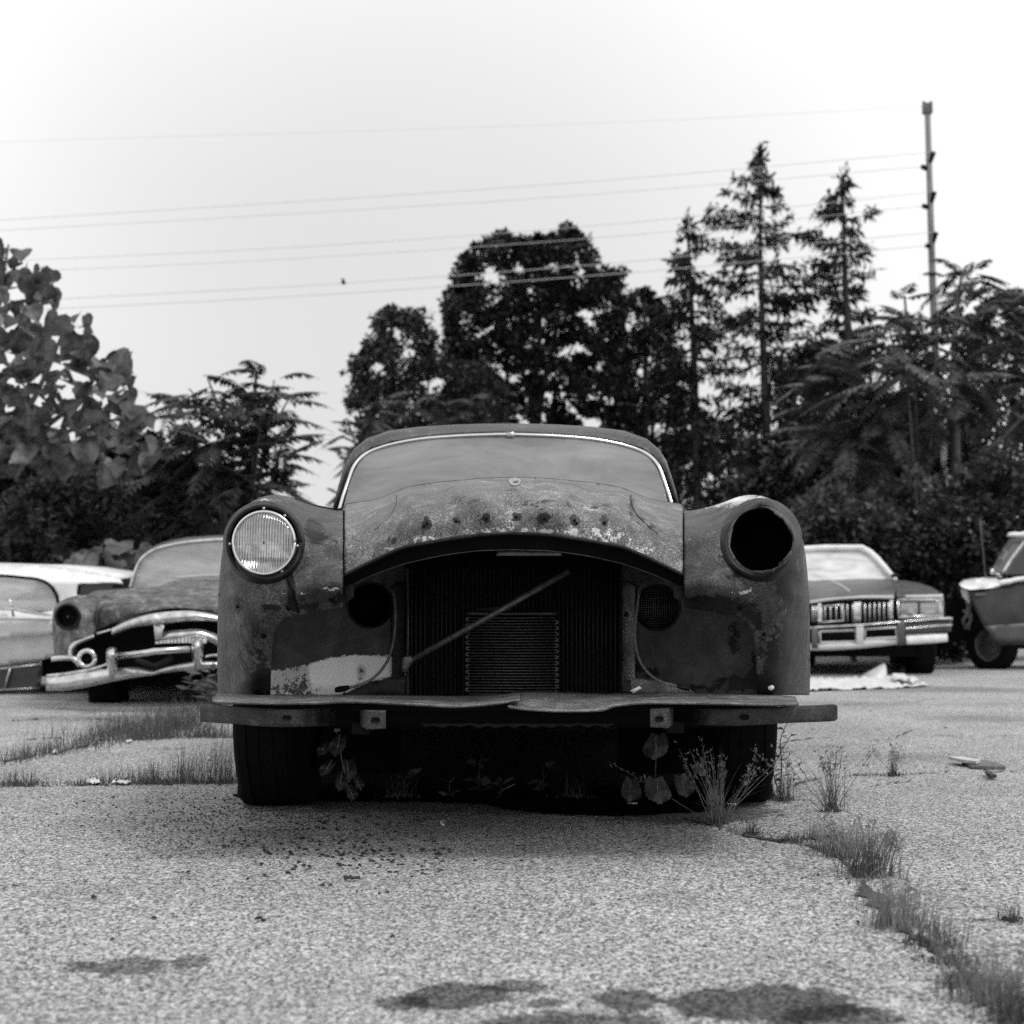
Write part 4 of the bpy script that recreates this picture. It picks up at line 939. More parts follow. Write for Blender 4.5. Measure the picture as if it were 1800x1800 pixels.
# ------------------------------------------------------------------ white hardtop, far left, side on
c3 = thing('white_hardtop', 'white two-door hardtop seen side on at the left edge', 'car', (-5.2, 13.5, 0))
def xs3(l, dx=0): return [(q[0] + dx, q[1]) for q in l]
D3 = lambda x, y: 12.3 + np.clip((1022 - y) / 40, 0, 2) * .5 + 0 * x
roofo = [(-190, 1010), (-120, 996), (-60, 991)] + Z4([(0, 400), (250, 402), (500, 420), (750, 462), (860, 485), (910, 510), (930, 545), (850, 535), (640, 535), (588, 545), (578, 590), (576, 625), (640, 628), (800, 622), (900, 610), (960, 620), (900, 700), (440, 700), (430, 640), (400, 580), (355, 535), (280, 505), (150, 490), (0, 478)]) + [(-60, 1012), (-150, 1020), (-175, 1040), (-200, 1060), (-230, 1060)]
sheet('roof', roofo, D3, M_white, c3, (), 6, .006)
S = [[P(x, y + 3, 12.62 + k) for x, y in [(-190, 1010), (-120, 996), (-60, 991), (0, 993), (60, 994), (117, 998), (175, 1008), (205, 1016)]] for k in (0,)]
for k, dy in ((.55, -1), (1.0, -1), (1.5, 0)): S.append([P(x * (12.3 / (12.3 + k)) + 900 * (1 - 12.3 / (12.3 + k)) - 0, y + dy + (1088 - y) * 0, 12.3 + k) for x, y in [(-190, 1010), (-120, 996), (-60, 991), (0, 993), (60, 994), (117, 998), (175, 1008), (205, 1016)]])
loft('roof_top', S, M_white, c3, sub=3, thick=.004)
sheet('side_glass', [(-170, 1040), (-145, 1022), (-60, 1014)] + Z4([(0, 480), (150, 492), (280, 507), (355, 537), (400, 582), (430, 642), (440, 700), (390, 745), (0, 730)]) + [(-200, 1070)], 12.36, M_wind2, c3, (), 12, 0)
tube('glass_frame', pxpath([(-170, 1042), (-145, 1022), (-60, 1013)] + Z4([(0, 480), (150, 492), (280, 507), (355, 537), (400, 582), (430, 642), (438, 700)]), 12.3), .014, M_soot, c3, 6, 3)
sheet('quarter_glass', Z4([(583, 545), (640, 535), (850, 532), (845, 600), (800, 612), (640, 622), (580, 618)]), 12.35, M_wdark, c3, (), 8, 0)
bo = [(-860, 1108), (-840, 1092), (-330, 1085), (-200, 1070)] + Z4([(0, 735), (120, 745), (240, 765), (390, 745), (450, 640), (960, 615), (1060, 700), (1060, 1080), (400, 1095), (300, 1118), (0, 1165)]) + [(-100, 1185), (-330, 1196), (-840, 1190), (-870, 1150)]
sheet('door_skin', bo, lambda x, y: 12.25 + .0015 * np.abs(y - 1110) ** 1.0, M_white, c3, (), 10, .006)
sheet('side_band', [(-200, 1100)] + Z4([(0, 835), (200, 828), (400, 815), (405, 930), (200, 938), (0, 955)]) + [(-200, 1128)], 12.19, M_cream, c3, (), 10, .004)
band('belt_moulding', [(-200, 1068)] + Z4([(0, 715), (180, 735), (330, 762), (390, 775)]), [(-200, 1076)] + Z4([(0, 740), (180, 760), (330, 780), (390, 788)]), 12.18, M_chrome2, c3, .03)
tube('vent_post', pxpath(Z4([(65, 640), (85, 700), (102, 790)]), 12.25), .012, M_chrome2, c3, 6)
lo = [(-835, 1190), (-330, 1194)] + Z4([(0, 1165), (150, 1145), (310, 1118), (320, 1180), (300, 1350), (0, 1372)]) + [(-330, 1230), (-820, 1212)]
rk = sheet('rear_quarter_panel', lo, 12.2, M_dgrey, c3, (), 10, .01)
tube('panel_trim', pxpath([(-200, 1215)] + Z4([(0, 1182), (310, 1148)]), 12.17), .008, M_dullchrome, rk, 6)
tube('panel_trim', pxpath(Z4([(30, 1340), (55, 1260), (75, 1180)]), 12.17), .01, M_dullchrome, rk, 6)
tube('panel_trim', pxpath([(-200, 1240)] + Z4([(0, 1340), (300, 1325)]), 12.17), .006, M_dullchrome, rk, 6)
box('underbody', (-5.7, 13.2, .26), (4.0, 1.5, .24), M_soot, c3)
box('far_side', (-5.75, 14.1, .55), (4.9, .08, .5), M_white, c3, .02)
loft('trunk_and_hood', [[(x_, y_, z_ - .10 * (abs(y_ - 13.2) > .7)) for y_ in np.linspace(12.27, 14.1, 7)] for x_, z_ in ((-8.25, .55), (-8.2, .66), (-7.2, .72), (-5.6, .73), (-4.2, .73), (-3.4, .69), (-3.3, .5))], M_white, c3, sub=3, thick=.004)
wheel('wheel', -7.2, 12.5, .33, .2, c3, M_dark, .05, math.pi / 2)

# ------------------------------------------------------------------ big sedan behind on the right
def Z5(l): return [(1380 + q[0] / 4.2857, 880 + q[1] / 4.2857) + tuple(q[2:]) for q in l]
c4 = thing('boxy_sedan', 'boxy sedan with upright slatted grille and rectangular lamps, right of the wreck', 'car', (4.0, 17.5, 0))
Dp = lambda x: 16.3 + 0 * np.asarray(x) + np.clip((np.asarray(x) - 1500) / 170, -1.5, 1.2) ** 2 * .25
wsg = Z5([(-250, 600), (-130, 470), (-20, 375), (140, 362), (300, 352), (580, 352), (640, 385), (700, 440), (830, 598)])
sheet('windshield', wsg + Z5([(600, 590), (300, 600), (-250, 620)]), lambda x, y: 18.3 + (1020 - y) / 60 * .7, M_wind2, c4, (), 10, 0)
tube('windshield_trim', [P(q[0], q[1], 18.2 + (1020 - q[1]) / 60 * .7) for q in wsg], .034, M_white, c4, 8)
secs = [[P(q[0], q[1] - 1, 18.4 + (1020 - q[1]) / 60 * .7) for q in wsg], [P(1450 + (q[0] - 1450) * .97, q[1] - 1, 19.6 + (1020 - q[1]) / 60 * .5) for q in wsg], [P(1452 + (q[0] - 1452) * .85, q[1] + 4, 21 - (1020 - q[1]) / 60 * .3) for q in wsg]]
loft('roof', secs, M_dgrey, c4, sub=3, thick=.004)
box('interior_seat', (np.array(P(1480, 1020, 19.6))), (1.2, .2, .4), M_dark, c4, .05)
sheet('side_mirror', Z5([(800, 560), (830, 545), (870, 560), (865, 580), (810, 582)]), 18.2, M_dark, c4, (), 6, .05)
Dhd = tps([(1330, 1060, 16.6), (1330, 1025, 18.2), (1420, 1060, 16.25), (1420, 1022, 18.2), (1500, 1052, 16.2), (1500, 1020, 18.2), (1571, 1048, 16.3), (1571, 1018, 18.2), (1500, 1040, 16.7), (1400, 1045, 16.7)], .02)
sheet('hood', Z5([(-220, 620), (0, 608), (160, 602), (400, 592), (620, 588), (825, 590), (838, 640), (822, 716), (640, 716), (500, 722), (330, 736), (180, 765), (0, 775), (-220, 790)]), Dhd, M_grey2, c4, (), 7, .004)
tube('hood_crease', pxpath(Z5([(345, 605), (420, 640), (480, 680), (520, 722)]), 16.9), .014, M_cream, c4, 6)
sheet('fender', Z5([(838, 600), (900, 602), (1000, 618), (1100, 650), (1175, 695), (1180, 735), (1000, 735), (845, 728), (830, 680)]), tps([(1575, 1020, 18.0), (1578, 1050, 16.4), (1613, 1024, 17.6), (1655, 1043, 16.8), (1615, 1050, 16.5), (1655, 1051, 16.6)], .02), M_grey2, c4, (), 6, .004)
secs = [pxpath([(1578, 1021, 18), (1613, 1025, 17.6), (1640, 1034, 17.2), (1655, 1042, 16.8), (1660, 1060, 16.7), (1662, 1090, 16.7), (1660, 1122, 16.8)]), pxpath([(1570, 1020, 18.6), (1600, 1024, 18.6), (1625, 1032, 18.6), (1638, 1042, 18.6), (1640, 1060, 18.6), (1640, 1090, 18.6), (1638, 1110, 18.6)]), pxpath([(1555, 1020, 20.5), (1580, 1024, 20.5), (1600, 1032, 20.5), (1610, 1042, 20.5), (1612, 1060, 20.5), (1612, 1085, 20.5), (1610, 1110, 20.5)]), pxpath([(1540, 1022, 21.8), (1560, 1026, 21.8), (1575, 1032, 21.8), (1582, 1042, 21.8), (1584, 1060, 21.8), (1584, 1080, 21.8), (1582, 1100, 21.8)])]
loft('body_side', secs, M_grey2, c4, sub=4, thick=.004)
sheet('rear_deck', [(1380, 1015), (1540, 1012), (1560, 1030), (1560, 1100), (1340, 1100), (1340, 1030)], 21.5, M_grey2, c4, (), 20, .05)
sheet('grille_surround', Z5([(-60, 800), (180, 775), (330, 742), (500, 728), (640, 722), (825, 722), (845, 745), (845, 930), (200, 940), (-60, 950)]), lambda x, y: Dp(x) + .06, M_soot, c4, (), 12, .05)
band('grille_top_moulding', Z5([(180, 758), (330, 736), (500, 722), (640, 716), (820, 716)]), Z5([(180, 780), (330, 756), (500, 742), (640, 738), (820, 742)]), Dp, M_cream, c4, .02)
for a, b_ in (((248, 272), (775, 930)), ((520, 572), (765, 918)), ((790, 812), (750, 905))):
    x0, x1 = a; y0, y1 = b_
    band('grille_post', Z5([(x0, y0), ((x0 + x1) / 2, y0 - 1), (x1, y0 - 3)]), Z5([(x0, y1), ((x0 + x1) / 2, y1), (x1, y1 - 3)]), 16.15, M_chrome2, c4, .03, 8)
gs = []
for x in list(range(205, 250, 16)) + list(range(300, 520, 42)) + list(range(600, 790, 36)):
    y0 = 795 - (x - 200) * .05; gs.append(tube_geo([P(*Z5([(x, y0)])[0], 16.22), P(*Z5([(x + 2, 915)])[0], 16.2)], .012, 5))
mesh('grille_slats', *merge(gs), M_dullchrome, c4)
def frame(l, wd, d, mat, nm, par):
    p = pxpath(Z5(l + l[:1]), d); return tube(nm, resample(p, 9, False) if False else p, wd, mat, par, 6)
frame([(270, 800), (440, 785), (440, 905), (275, 918)], .014, 16.15, M_dullchrome, 'grille_inset_frame', c4)
hlb = sheet('headlight_panel', Z5([(838, 740), (1188, 735), (1192, 885), (850, 892)]), 16.5, M_chrome2, c4, (), 12, .06)
for x0, x1 in ((862, 1000), (1018, 1160)): 
    lamp = sheet('headlight', Z5([(x0, 765), (x1, 762), (x1, 850), (x0, 857)]), 16.42, M_wind2, c4, (), 10, .03)
    sheet('reflector', Z5([(x0 + 4, 770), (x1 - 4, 767), (x1 - 4, 845), (x0 + 4, 850)]), 16.46, M_dullchrome, lamp, (), 14, .01)
frame([(846, 748), (1186, 745), (1186, 872), (852, 880)], .018, 16.4, M_chrome2, 'headlight_bezel', hlb)
band('fender_moulding', Z5([(905, 712), (1050, 710), (1190, 705)]), Z5([(905, 738), (1050, 738), (1190, 740)]), 16.42, M_cream, c4, .04, 12)
Db = lambda x: 16.0 + np.clip((np.asarray(x) - 1500) / 180, -1.6, 1.2) ** 2 * .3
bp = band('bumper', Z5([(-150, 968), (30, 962), (200, 948), (400, 938), (620, 925), (850, 905), (1000, 893), (1130, 882), (1240, 876), (1262, 885)]), Z5([(-150, 990), (30, 985), (200, 966), (400, 956), (620, 942), (850, 924), (1000, 912), (1130, 900), (1240, 900), (1262, 905)]), Db, M_chrome2, c4, .05, 50)
band('bumper_strip', Z5([(905, 955), (1000, 948), (1130, 935), (1258, 928)]), Z5([(905, 972), (1000, 965), (1130, 952), (1258, 945)]), lambda x: Db(x) - .02, M_chrome2, bp, .03, 20)
band('bumper_recess', Z5([(890, 915), (1000, 908), (1130, 900), (1255, 898)]), Z5([(890, 1005), (1000, 1000), (1130, 990), (1250, 985)]), lambda x: Db(x) + .05, M_grey2, bp, .02, 20)
band('bumper_lower', Z5([(910, 1012), (1000, 1008), (1130, 1002), (1222, 1000)]), Z5([(915, 1082), (1000, 1080), (1130, 1070), (1225, 1062)]), lambda x: Db(x) + .03, M_white, bp, .05, 20)
band('bumper_post', Z5([(535, 935), (560, 933), (592, 931)]), Z5([(540, 1100), (565, 1100), (592, 1100)]), 15.98, M_cream, bp, .03, 8)
band('bumper_post', Z5([(845, 905), (870, 903), (900, 901)]), Z5([(850, 1090), (870, 1090), (905, 1085)]), 16.02, M_grey2, bp, .03, 8)
band('bumper_post', Z5([(200, 950), (225, 950), (248, 950)]), Z5([(200, 1110), (225, 1112), (248, 1115)]), 16.0, M_grey2, bp, .03, 8)
band('bumper_bottom', Z5([(-150, 1080), (30, 1080), (230, 1075), (400, 1072), (545, 1068), (600, 1050), (740, 1042), (860, 1030)]), Z5([(-150, 1120), (30, 1125), (230, 1128), (400, 1125), (545, 1115), (600, 1110), (740, 1095), (870, 1080)]), Db, M_cream, bp, .04, 40)
sheet('lower_grille', Z5([(-150, 960), (245, 960), (545, 950), (860, 930), (860, 1060), (560, 1090), (245, 1100), (-150, 1100)]), 16.25, M_soot, c4, (), 14, .03)
frame([(258, 985), (530, 975), (535, 1062), (268, 1070)], .014, 16.0, M_cream, 'lower_grille_frame', bp)
frame([(600, 968), (835, 955), (838, 1030), (605, 1042)], .014, 16.0, M_cream, 'lower_grille_frame', bp)
wheel('wheel', P(1620, 1150, 16.8)[0], 16.9, .34, .24, c4, M_dark, .02)
wheel('wheel', P(1400, 1150, 16.8)[0], 16.9, .34, .24, c4, M_dark, .02)
wheel('wheel', P(1590, 1150, 20)[0], 20.2, .34, .22, c4, M_dark, .02); wheel('wheel', P(1420, 1150, 20)[0], 20.2, .34, .22, c4, M_dark, .02)
box('underbody', (P(1500, 1100, 17)[0], 18.5, .34), (1.5, 3.8, .28), M_soot, c4)

# ------------------------------------------------------------------ dark coupe cropped by the right edge
c5 = thing('dark_coupe', 'dark two-tone coupe missing its nose, cut off by the right edge', 'car', (6.8, 18.5, 0))
bodo = Z5([(1385, 672), (1600, 655), (1800, 620), (2300, 560), (2600, 560), (2600, 1080), (1800, 1088), (1612, 1092), (1570, 1040), (1500, 950), (1450, 860), (1410, 770)])
sheet('fender_and_door', bodo, lambda x, y: 18.0 - .06 * np.cos((y - 1075) / 40.) , M_dgrey, c5, (), 8, .006)
sheet('lower_flank', Z5([(1498, 945), (1800, 925), (2600, 915), (2600, 1060), (1800, 1060), (1600, 1065), (1560, 1025)]), 17.92, M_cream if False else M_grey2, c5, (), 10, .006)
sheet('hood_edge', Z5([(1312, 625), (1345, 600), (1400, 588), (1500, 580), (1590, 575), (1612, 605), (1620, 640), (1560, 655), (1390, 668), (1330, 650)]), tps([(1686, 1028, 18.0), (1753, 1014, 18.6), (1757, 1030, 18.0), (1705, 1034, 17.9), (1700, 1018, 18.6)], .01), M_white, c5, (), 6, .006)
band('door_top', Z5([(1612, 600), (1700, 588), (1800, 570), (2300, 520)]), Z5([(1622, 638), (1700, 625), (1800, 605), (2300, 560)]), 17.95, M_white, c5, .03, 20)
sheet('bare_nose', Z5([(1325, 670), (1380, 660), (1400, 720), (1395, 780), (1370, 760), (1335, 720)]), 18.0, M_cream, c5, (), 6, .01)
for i, l in enumerate(([(1370, 760), (1390, 830), (1340, 900), (1345, 940)], [(1395, 780), (1360, 850), (1400, 900), (1350, 965)], [(1340, 830), (1400, 860), (1380, 970)])):
    tube('bent_bracket', pxpath(Z5(l), 18.1), .022, M_rod, c5, 6)
sheet('soft_top', Z5([(1545, 545), (1600, 440), (1650, 350), (1690, 285), (1800, 275), (2300, 270), (2300, 560), (1630, 560)]), lambda x, y: 18.5 + (1010 - y) / 65 * .5, M_dgrey, c5, (), 8, .01)
band('pillar_chrome', Z5([(1630, 545), (1700, 430), (1800, 300)]), Z5([(1660, 545), (1725, 440), (1800, 335)]), 18.2, M_chrome2, c5, .02, 12)
sheet('side_glass', Z5([(1665, 560), (1725, 450), (1800, 350), (2300, 330), (2300, 550)]), 18.25, M_wdark, c5, (), 10, 0)
sheet('roof_edge', Z5([(1672, 268), (1690, 240), (1730, 236), (1760, 240), (1800, 232), (2300, 225), (2300, 275), (1800, 278)]), 18.9, M_white, c5, (), 8, .03)
loft('door_mirror', [[P(*Z5([(1562 + r * math.cos(a), 532 + 1.3 * r * math.sin(a))])[0], 17.95 - q) for a in np.linspace(0, 2 * math.pi, 14, endpoint=False)] for r, q in ((1, .06), (12, .05), (19, .0), (14, -.06), (1, -.08))], M_chrome2, c5, closed=True, sub=1)
tube('mirror_arm', pxpath(Z5([(1580, 545), (1610, 560), (1630, 580)]), 17.97), .018, M_dullchrome, c5, 6)
tube('radio_antenna', pxpath(Z5([(1512, 580), (1500, 470), (1483, 300), (1468, 140)]), 18.2), .008, M_rod, c5, 5)
band('fender_badge', Z5([(1430, 702), (1470, 700), (1515, 698)]), Z5([(1430, 722), (1470, 720), (1515, 718)]), 17.9, M_rod, c5, .01, 8)
w5x = P(1730, 1130, 18.2)[0]
wheel('wheel', w5x + .13, 18.3, .33, .2, c5, M_rim, .03, math.pi / 2 - .95)
wheel('wheel', w5x + 2.6, 18.3, .34, .2, c5, M_rim, .03, math.pi / 2)
box('underbody', (w5x + 2.6, 19.0, .45), (4.2, 1.2, .4), M_soot, c5)
box('wheel_well', (w5x + .3, 18.8, .6), (1.2, .5, .5), M_soot, c5)

# tarp and sheet on the ground in front of the boxy sedan
tarp = thing('tarpaulin', 'crumpled pale tarpaulin lying on the ground under the boxy sedan', 'tarpaulin', (3.6, 15.3, 0))
def gsheet(name, outline, mat, par, hfun, step=6):
    out = resample(outline, step); pts = [tuple(p[:2]) for p in out]; e = [(i, (i + 1) % len(out)) for i in range(len(out))]
    gx, gy = np.meshgrid(np.arange(out[:, 0].min(), out[:, 0].max(), step), np.arange(out[:, 1].min(), out[:, 1].max(), step * .5)); k = inpoly(gx.ravel(), gy.ravel(), out)
    pts += [tuple(q) for q in np.stack([gx.ravel()[k], gy.ravel()[k]], -1)]
    vo, _, fo, *_r = delaunay_2d_cdt([Vector(q) for q in pts], e, [], 0, 1e-5); vo = np.array([(v.x, v.y) for v in vo]); fo = np.array([f for f in fo if len(f) == 3])
    c = vo[fo].mean(1); fo = fo[inpoly(c[:, 0], c[:, 1], out)]
    vv = []
    for x, y in vo:
        g = G(x, y); vv.append((g[0], g[1], .006 + hfun(x, y)))
    o = mesh(name, vv, fo, mat, par); md = o.modifiers.new('thickness', 'SOLIDIFY'); md.thickness = .003; return o
gsheet('sheet', Z5([(-200, 1370), (100, 1352), (300, 1350), (560, 1345), (760, 1330), (900, 1345), (1000, 1388), (1100, 1402), (1000, 1412), (830, 1420), (600, 1428), (185, 1442), (-200, 1450)]), M_tarp, tarp, lambda x, y: .03 * abs(math.sin(x * .21) * math.sin(y * .9 + x * .07)))
fold = [P(*q) for q in Z5([(560, 1330, 15.9), (640, 1290, 15.8), (700, 1255, 15.8), (750, 1228, 15.9), (762, 1260, 15.7), (766, 1325, 15.4), (700, 1370, 14.9), (640, 1360, 15.2), (600, 1345, 15.6)])]
cen = np.mean(fold, axis=0) - np.array([0, .15, 0])
mo = mesh('raised_fold', fold + [tuple(cen)], [(i, (i + 1) % 9, 9) for i in range(9)], M_tarp, tarp); md = mo.modifiers.new('thickness', 'SOLIDIFY'); md.thickness = .01
gsheet('crumpled_edge', Z5([(820, 1350), (900, 1345), (960, 1370), (1005, 1392), (960, 1405), (870, 1395), (800, 1385)]), M_tarp, tarp, lambda x, y: .05 + .04 * math.sin(x * .5) * math.sin(y))
tag(tube('metal_pipe', [P(*Z5([(700, 1285)])[0], 17.0), P(*Z5([(915, 1275)])[0], 17.2)], .06, M_rim, None, 10, base=P(1560, 1180, 17)), 'short grey pipe lying under the boxy sedan beside its wheel', 'pipe')
# boards on the ground, right
bd = thing('broken_boards', 'two thin broken boards lying on the asphalt, one pale and one dark', 'boards', G(1715, 1338))
def slab(name, l, z, mat, par, th=.012):
    top_ = [np.array(G(x, y, z)) for x, y in l]; b0 = [p - [0, 0, th] for p in top_]; n = len(l)
    return mesh(name, top_ + b0, [tuple(range(n))[::-1], tuple(range(n, 2 * n))] + [(i, (i + 1) % n, n + (i + 1) % n, n + i) for i in range(n)], mat, par, smooth=False)
slab('pale_board', [(1667, 1330), (1690, 1329), (1723, 1335), (1716, 1338), (1690, 1335)], .03, M_woodp, bd)
slab('dark_board', [(1690, 1337), (1725, 1335), (1752, 1339), (1768, 1347), (1735, 1347), (1708, 1346)], .014, M_wood, bd)
tag(slab('wood_splinter', [(1731, 1353), (1738, 1355), (1752, 1362), (1742, 1362), (1734, 1358)], .02, M_soil, None), 'small dark splinter below the broken boards', 'splinter')
# small litter
def litter(name, px, py, L, wd, ang, mat, label, cat, h=.008):
    g = Vector(G(px, py)); o = box(name, (g.x, g.y, h / 2 + .003), (L, wd, h), mat, None, .002, Matrix.Rotation(ang, 4, 'Z'), base=(g.x, g.y, 0)); return tag(o, label, cat)
def butt(px, py, ang, label):
    g = Vector(G(px, py)); u = Vector((math.cos(ang), math.sin(ang), 0)) * .016
    v, f = tube_geo([g - u + Vector((0, 0, .006)), g + u + Vector((0, 0, .006))], .0042, 8)
    tag(mesh('cigarette_butt', v, f, M_paper, None, base=tuple(g)), label, 'cigarette butt')
butt(1112, 1416, .05, 'white cigarette butt left of the broad-leaved weed')
butt(1286, 1417, -.05, 'white cigarette butt right of the tall seeded grass')
def scrap(px, py, w_, h_, label, seed):
    r = np.random.default_rng(seed); n = 9; l = [(px + w_ * math.cos(a) * (.7 + .5 * r.random()), py + h_ * math.sin(a) * (.7 + .5 * r.random())) for a in np.linspace(0, 2 * math.pi, n, endpoint=False)]
    gsheet_o = gsheet('paper_scrap', l, M_paper, None, lambda x, y: .006 * abs(math.sin(x * 1.3) + math.cos(y * 2)), 3)
    tag(gsheet_o, label, 'paper scrap')
scrap(166, 1379, 13, 3, 'crumpled white paper scrap at the crack, left of a flatter one', 1)
scrap(214, 1380, 19, 2, 'thin white paper strip in the crack beside the grass', 2)
scrap(97, 1326, 5, 3, 'small white scrap in the far curved grass line', 3)
scrap(226, 1307, 5, 2, 'tiny white scrap behind the near grass line', 4)
scrap(367, 1338, 3, 2.6, 'tiny white fluff among the grass beside the left front tyre', 5)
scrap(778, 1453, 4, 3.5, 'pale pebble-like scrap on the asphalt in front of the wreck', 6)
tw = [G(605, 1541, .006), G(620, 1543, .01), G(632, 1542, .008)]
tag(tube('twig', tw, .004, M_barkd, None, 6, base=G(618, 1542)), 'short dark twig on the asphalt in front of the left tyre', 'twig')

# ------------------------------------------------------------------ pole and wires
DP = 40.0
pole = thing('utility_pole', 'tall pale utility pole with staggered insulators, above the right-hand trees', 'utility pole', P(1662, 1140, DP))
tube('mast', [P(1663, 1150, DP), P(1655, 850, DP), P(1640, 520, DP), P(1630, 185, DP)], [.12, .115, .10, .08], M_pole, pole, 12)
box('cap', P(1630, 191, DP), (.26, .2, .3), M_ins, pole, .02)
for dx in (-7, 7): tube('cap_horn', [P(1630 + dx * .7, 187, DP), P(1630 + dx, 178, DP)], .04, M_ins, pole, 6)
ins = [(1632, 290, 1642, 267), (1628, 296, 1621, 293), (1634, 362, 1643, 337), (1630, 364, 1623, 362), (1637, 432, 1646, 408), (1634, 433, 1629, 432)]
for a in ins: tube('insulator', [P(a[0], a[1], DP), P(a[2], a[3], DP - .1)], [.075, .10, .07], M_soot, pole, 8)
wl = [('faintest topmost wire, meeting the top of the pole', [(-250, 262), (100, 246), (450, 236), (800, 225), (1200, 210), (1630, 186)]),
      ('upper wire of the highest pair', [(-250, 402), (0, 387), (560, 352), (1050, 318), (1642, 267)]),
      ('lower wire of the highest pair', [(-250, 418), (0, 405), (560, 373), (1050, 341), (1621, 293)]),
      ('upper wire of the middle pair', [(-250, 468), (70, 456), (560, 432), (1100, 392), (1643, 337)]),
      ('lower wire of the middle pair', [(-250, 488), (90, 475), (560, 452), (1100, 414), (1623, 362)]),
      ('upper wire of the lowest pair, crossing the round tree', [(-250, 540), (110, 525), (600, 498), (1050, 465), (1300, 440), (1646, 408)]),
      ('lowest wire, crossing the round tree', [(-250, 556), (110, 542), (600, 516), (1050, 484), (1300, 462), (1629, 432)])]
for i, (lb, l) in enumerate(wl):
    o = tube('power_wire', [P(x, y, DP - .1 + 0 * x) for x, y in catmull(l, 8)], .004 if i == 0 else (.008 if i < 5 else .0095), M_wire, None, 5, base=P(0, l[1][1], DP)); tag(o, lb, 'wire', 'power wires over the yard')
tag(mesh('bird', *merge([tube_geo([P(601, 494, 39.8), P(604, 497, 39.8), P(607, 499, 39.8)], [.03, .07, .02], 6), tube_geo([P(600, 490, 39.8), P(605, 493, 39.8)], [.02, .035], 6)]), M_soot, None, base=P(604, 496, 39.8)), 'tiny dark bird sitting on the lowest wires', 'bird')
# ------------------------------------------------------------------ vegetation
def unit(v): return v / (np.linalg.norm(v, axis=-1, keepdims=True) + 1e-9)
def leaf_quads(c, L, W, rng_, droop=0., dirs=None, flatup=.0):
    """folded diamond leaves: two triangles-pairs each; returns (n,4,3)"""
    n = len(c); d = unit(rng_.normal(size=(n, 3))) if dirs is None else unit(dirs)
    d[:, 2] -= droop; d = unit(d)
    nrm = unit(rng_.normal(size=(n, 3)) + np.array([0, 0, flatup])); s = unit(np.cross(d, nrm))
    l = L * (.6 + .8 * rng_.random((n, 1))); w_ = W * (.6 + .8 * rng_.random((n, 1))); up = np.cross(s, d)
    a = c; b = c + d * l * .5 + s * w_ * .5 + up * w_ * .12; e = c + d * l; f = c + d * l * .5 - s * w_ * .5 + up * w_ * .12
    return np.stack([a, b, e, f], 1)
def sample_poly(poly, n, rng_):
    q = np.asarray(poly)[:, :2]; x0, y0 = q.min(0); x1, y1 = q.max(0); out = []
    while len(out) < n:
        x = rng_.uniform(x0, x1, n * 2); y = rng_.uniform(y0, y1, n * 2); k = inpoly(x, y, q); out += list(zip(x[k], y[k]))
    return np.array(out[:n])
def trunkgeo(base, tips, r, rng_, mid=None):
    g = []
    base = np.array(base, float); top_ = np.array(tips[0], float)
    mp = mid if mid is not None else base * .45 + top_ * .55 + rng_.normal(0, .12, 3) * [1, 1, 0]
    main = catmull([base, base * .7 + np.array(mp) * .3 + rng_.normal(0, .06, 3) * [1, 1, 0], mp, top_], 6)
    g.append(tube_geo(main, [r * 1.25, r, r * .65, r * .2], 9))
    for tp_ in tips[1:]:
        i = int(len(main) * rng_.uniform(.3, .75)); s = main[i]; tp_ = np.array(tp_, float)
        m = s * .5 + tp_ * .5 + rng_.normal(0, .15, 3); g.append(tube_geo(catmull([s, m, tp_], 5), [r * .5, r * .3, r * .08], 6))
    return merge(g)
def broad_tree(name, label, cat, outline, d, thick, ncl, per, clr, leaf, mat, base_px, r, seed, bark=M_barkd, group=None, nt=8, flat=.4, droop=.2, trunk=True, gaps=None, base_py=None):
    rg = np.random.default_rng(seed); base = P(base_px, base_py, d) if base_py else (P(base_px, 1000, d)[0], d, 0)
    t = thing(name, label, cat, tuple(base), group)
    c = sample_poly(outline, ncl, rg)
    if gaps is not None:
        k = np.ones(len(c), bool)
        for gx, gy, gr in gaps: k &= ((c[:, 0] - gx) ** 2 + (c[:, 1] - gy) ** 2) > gr * gr * .45
        c = c[k]
    nc0 = len(c); bd = resample(outline, clr * .8); ctr = np.mean(bd[:, :2], 0); bd = bd[:, :2] + unit(ctr - bd[:, :2]) * clr * .45 + rg.normal(0, clr * .5, (len(bd), 2))
    if name != 'bush': c = np.vstack([c, bd])
    dd = d + rg.uniform(-thick / 2, thick / 2, len(c))
    w3 = PA(c[:, 0], c[:, 1], dd)
    rad = clr * d / F * (.5 + rg.random((len(c), 1))); rad[nc0:] *= .6
    cc = np.repeat(w3, per, 0); rr = np.repeat(rad, per, 0)
    off = rg.normal(size=(len(cc), 3)); off = unit(off) * rr * (rg.random((len(cc), 1)) ** .5); off[:, 2] *= .7
    dirs = unit(off) + rg.normal(0, .5, off.shape)
    q = leaf_quads(cc + off, leaf, leaf * .62, rg, droop, dirs, flat)
    q[..., 2] = np.maximum(q[..., 2], .02)
    fast_mesh('crown', q.reshape(-1, 3), 4, mat, t)
    if trunk:
        tips = [w3[i] for i in rg.choice(len(w3), min(nt, len(w3)), replace=False)]
        topi = w3[np.argmin(c[:, 1])]
        v, f = trunkgeo(base, [topi] + tips, r, rg); mesh('trunk', v, f, bark, t)
    return t
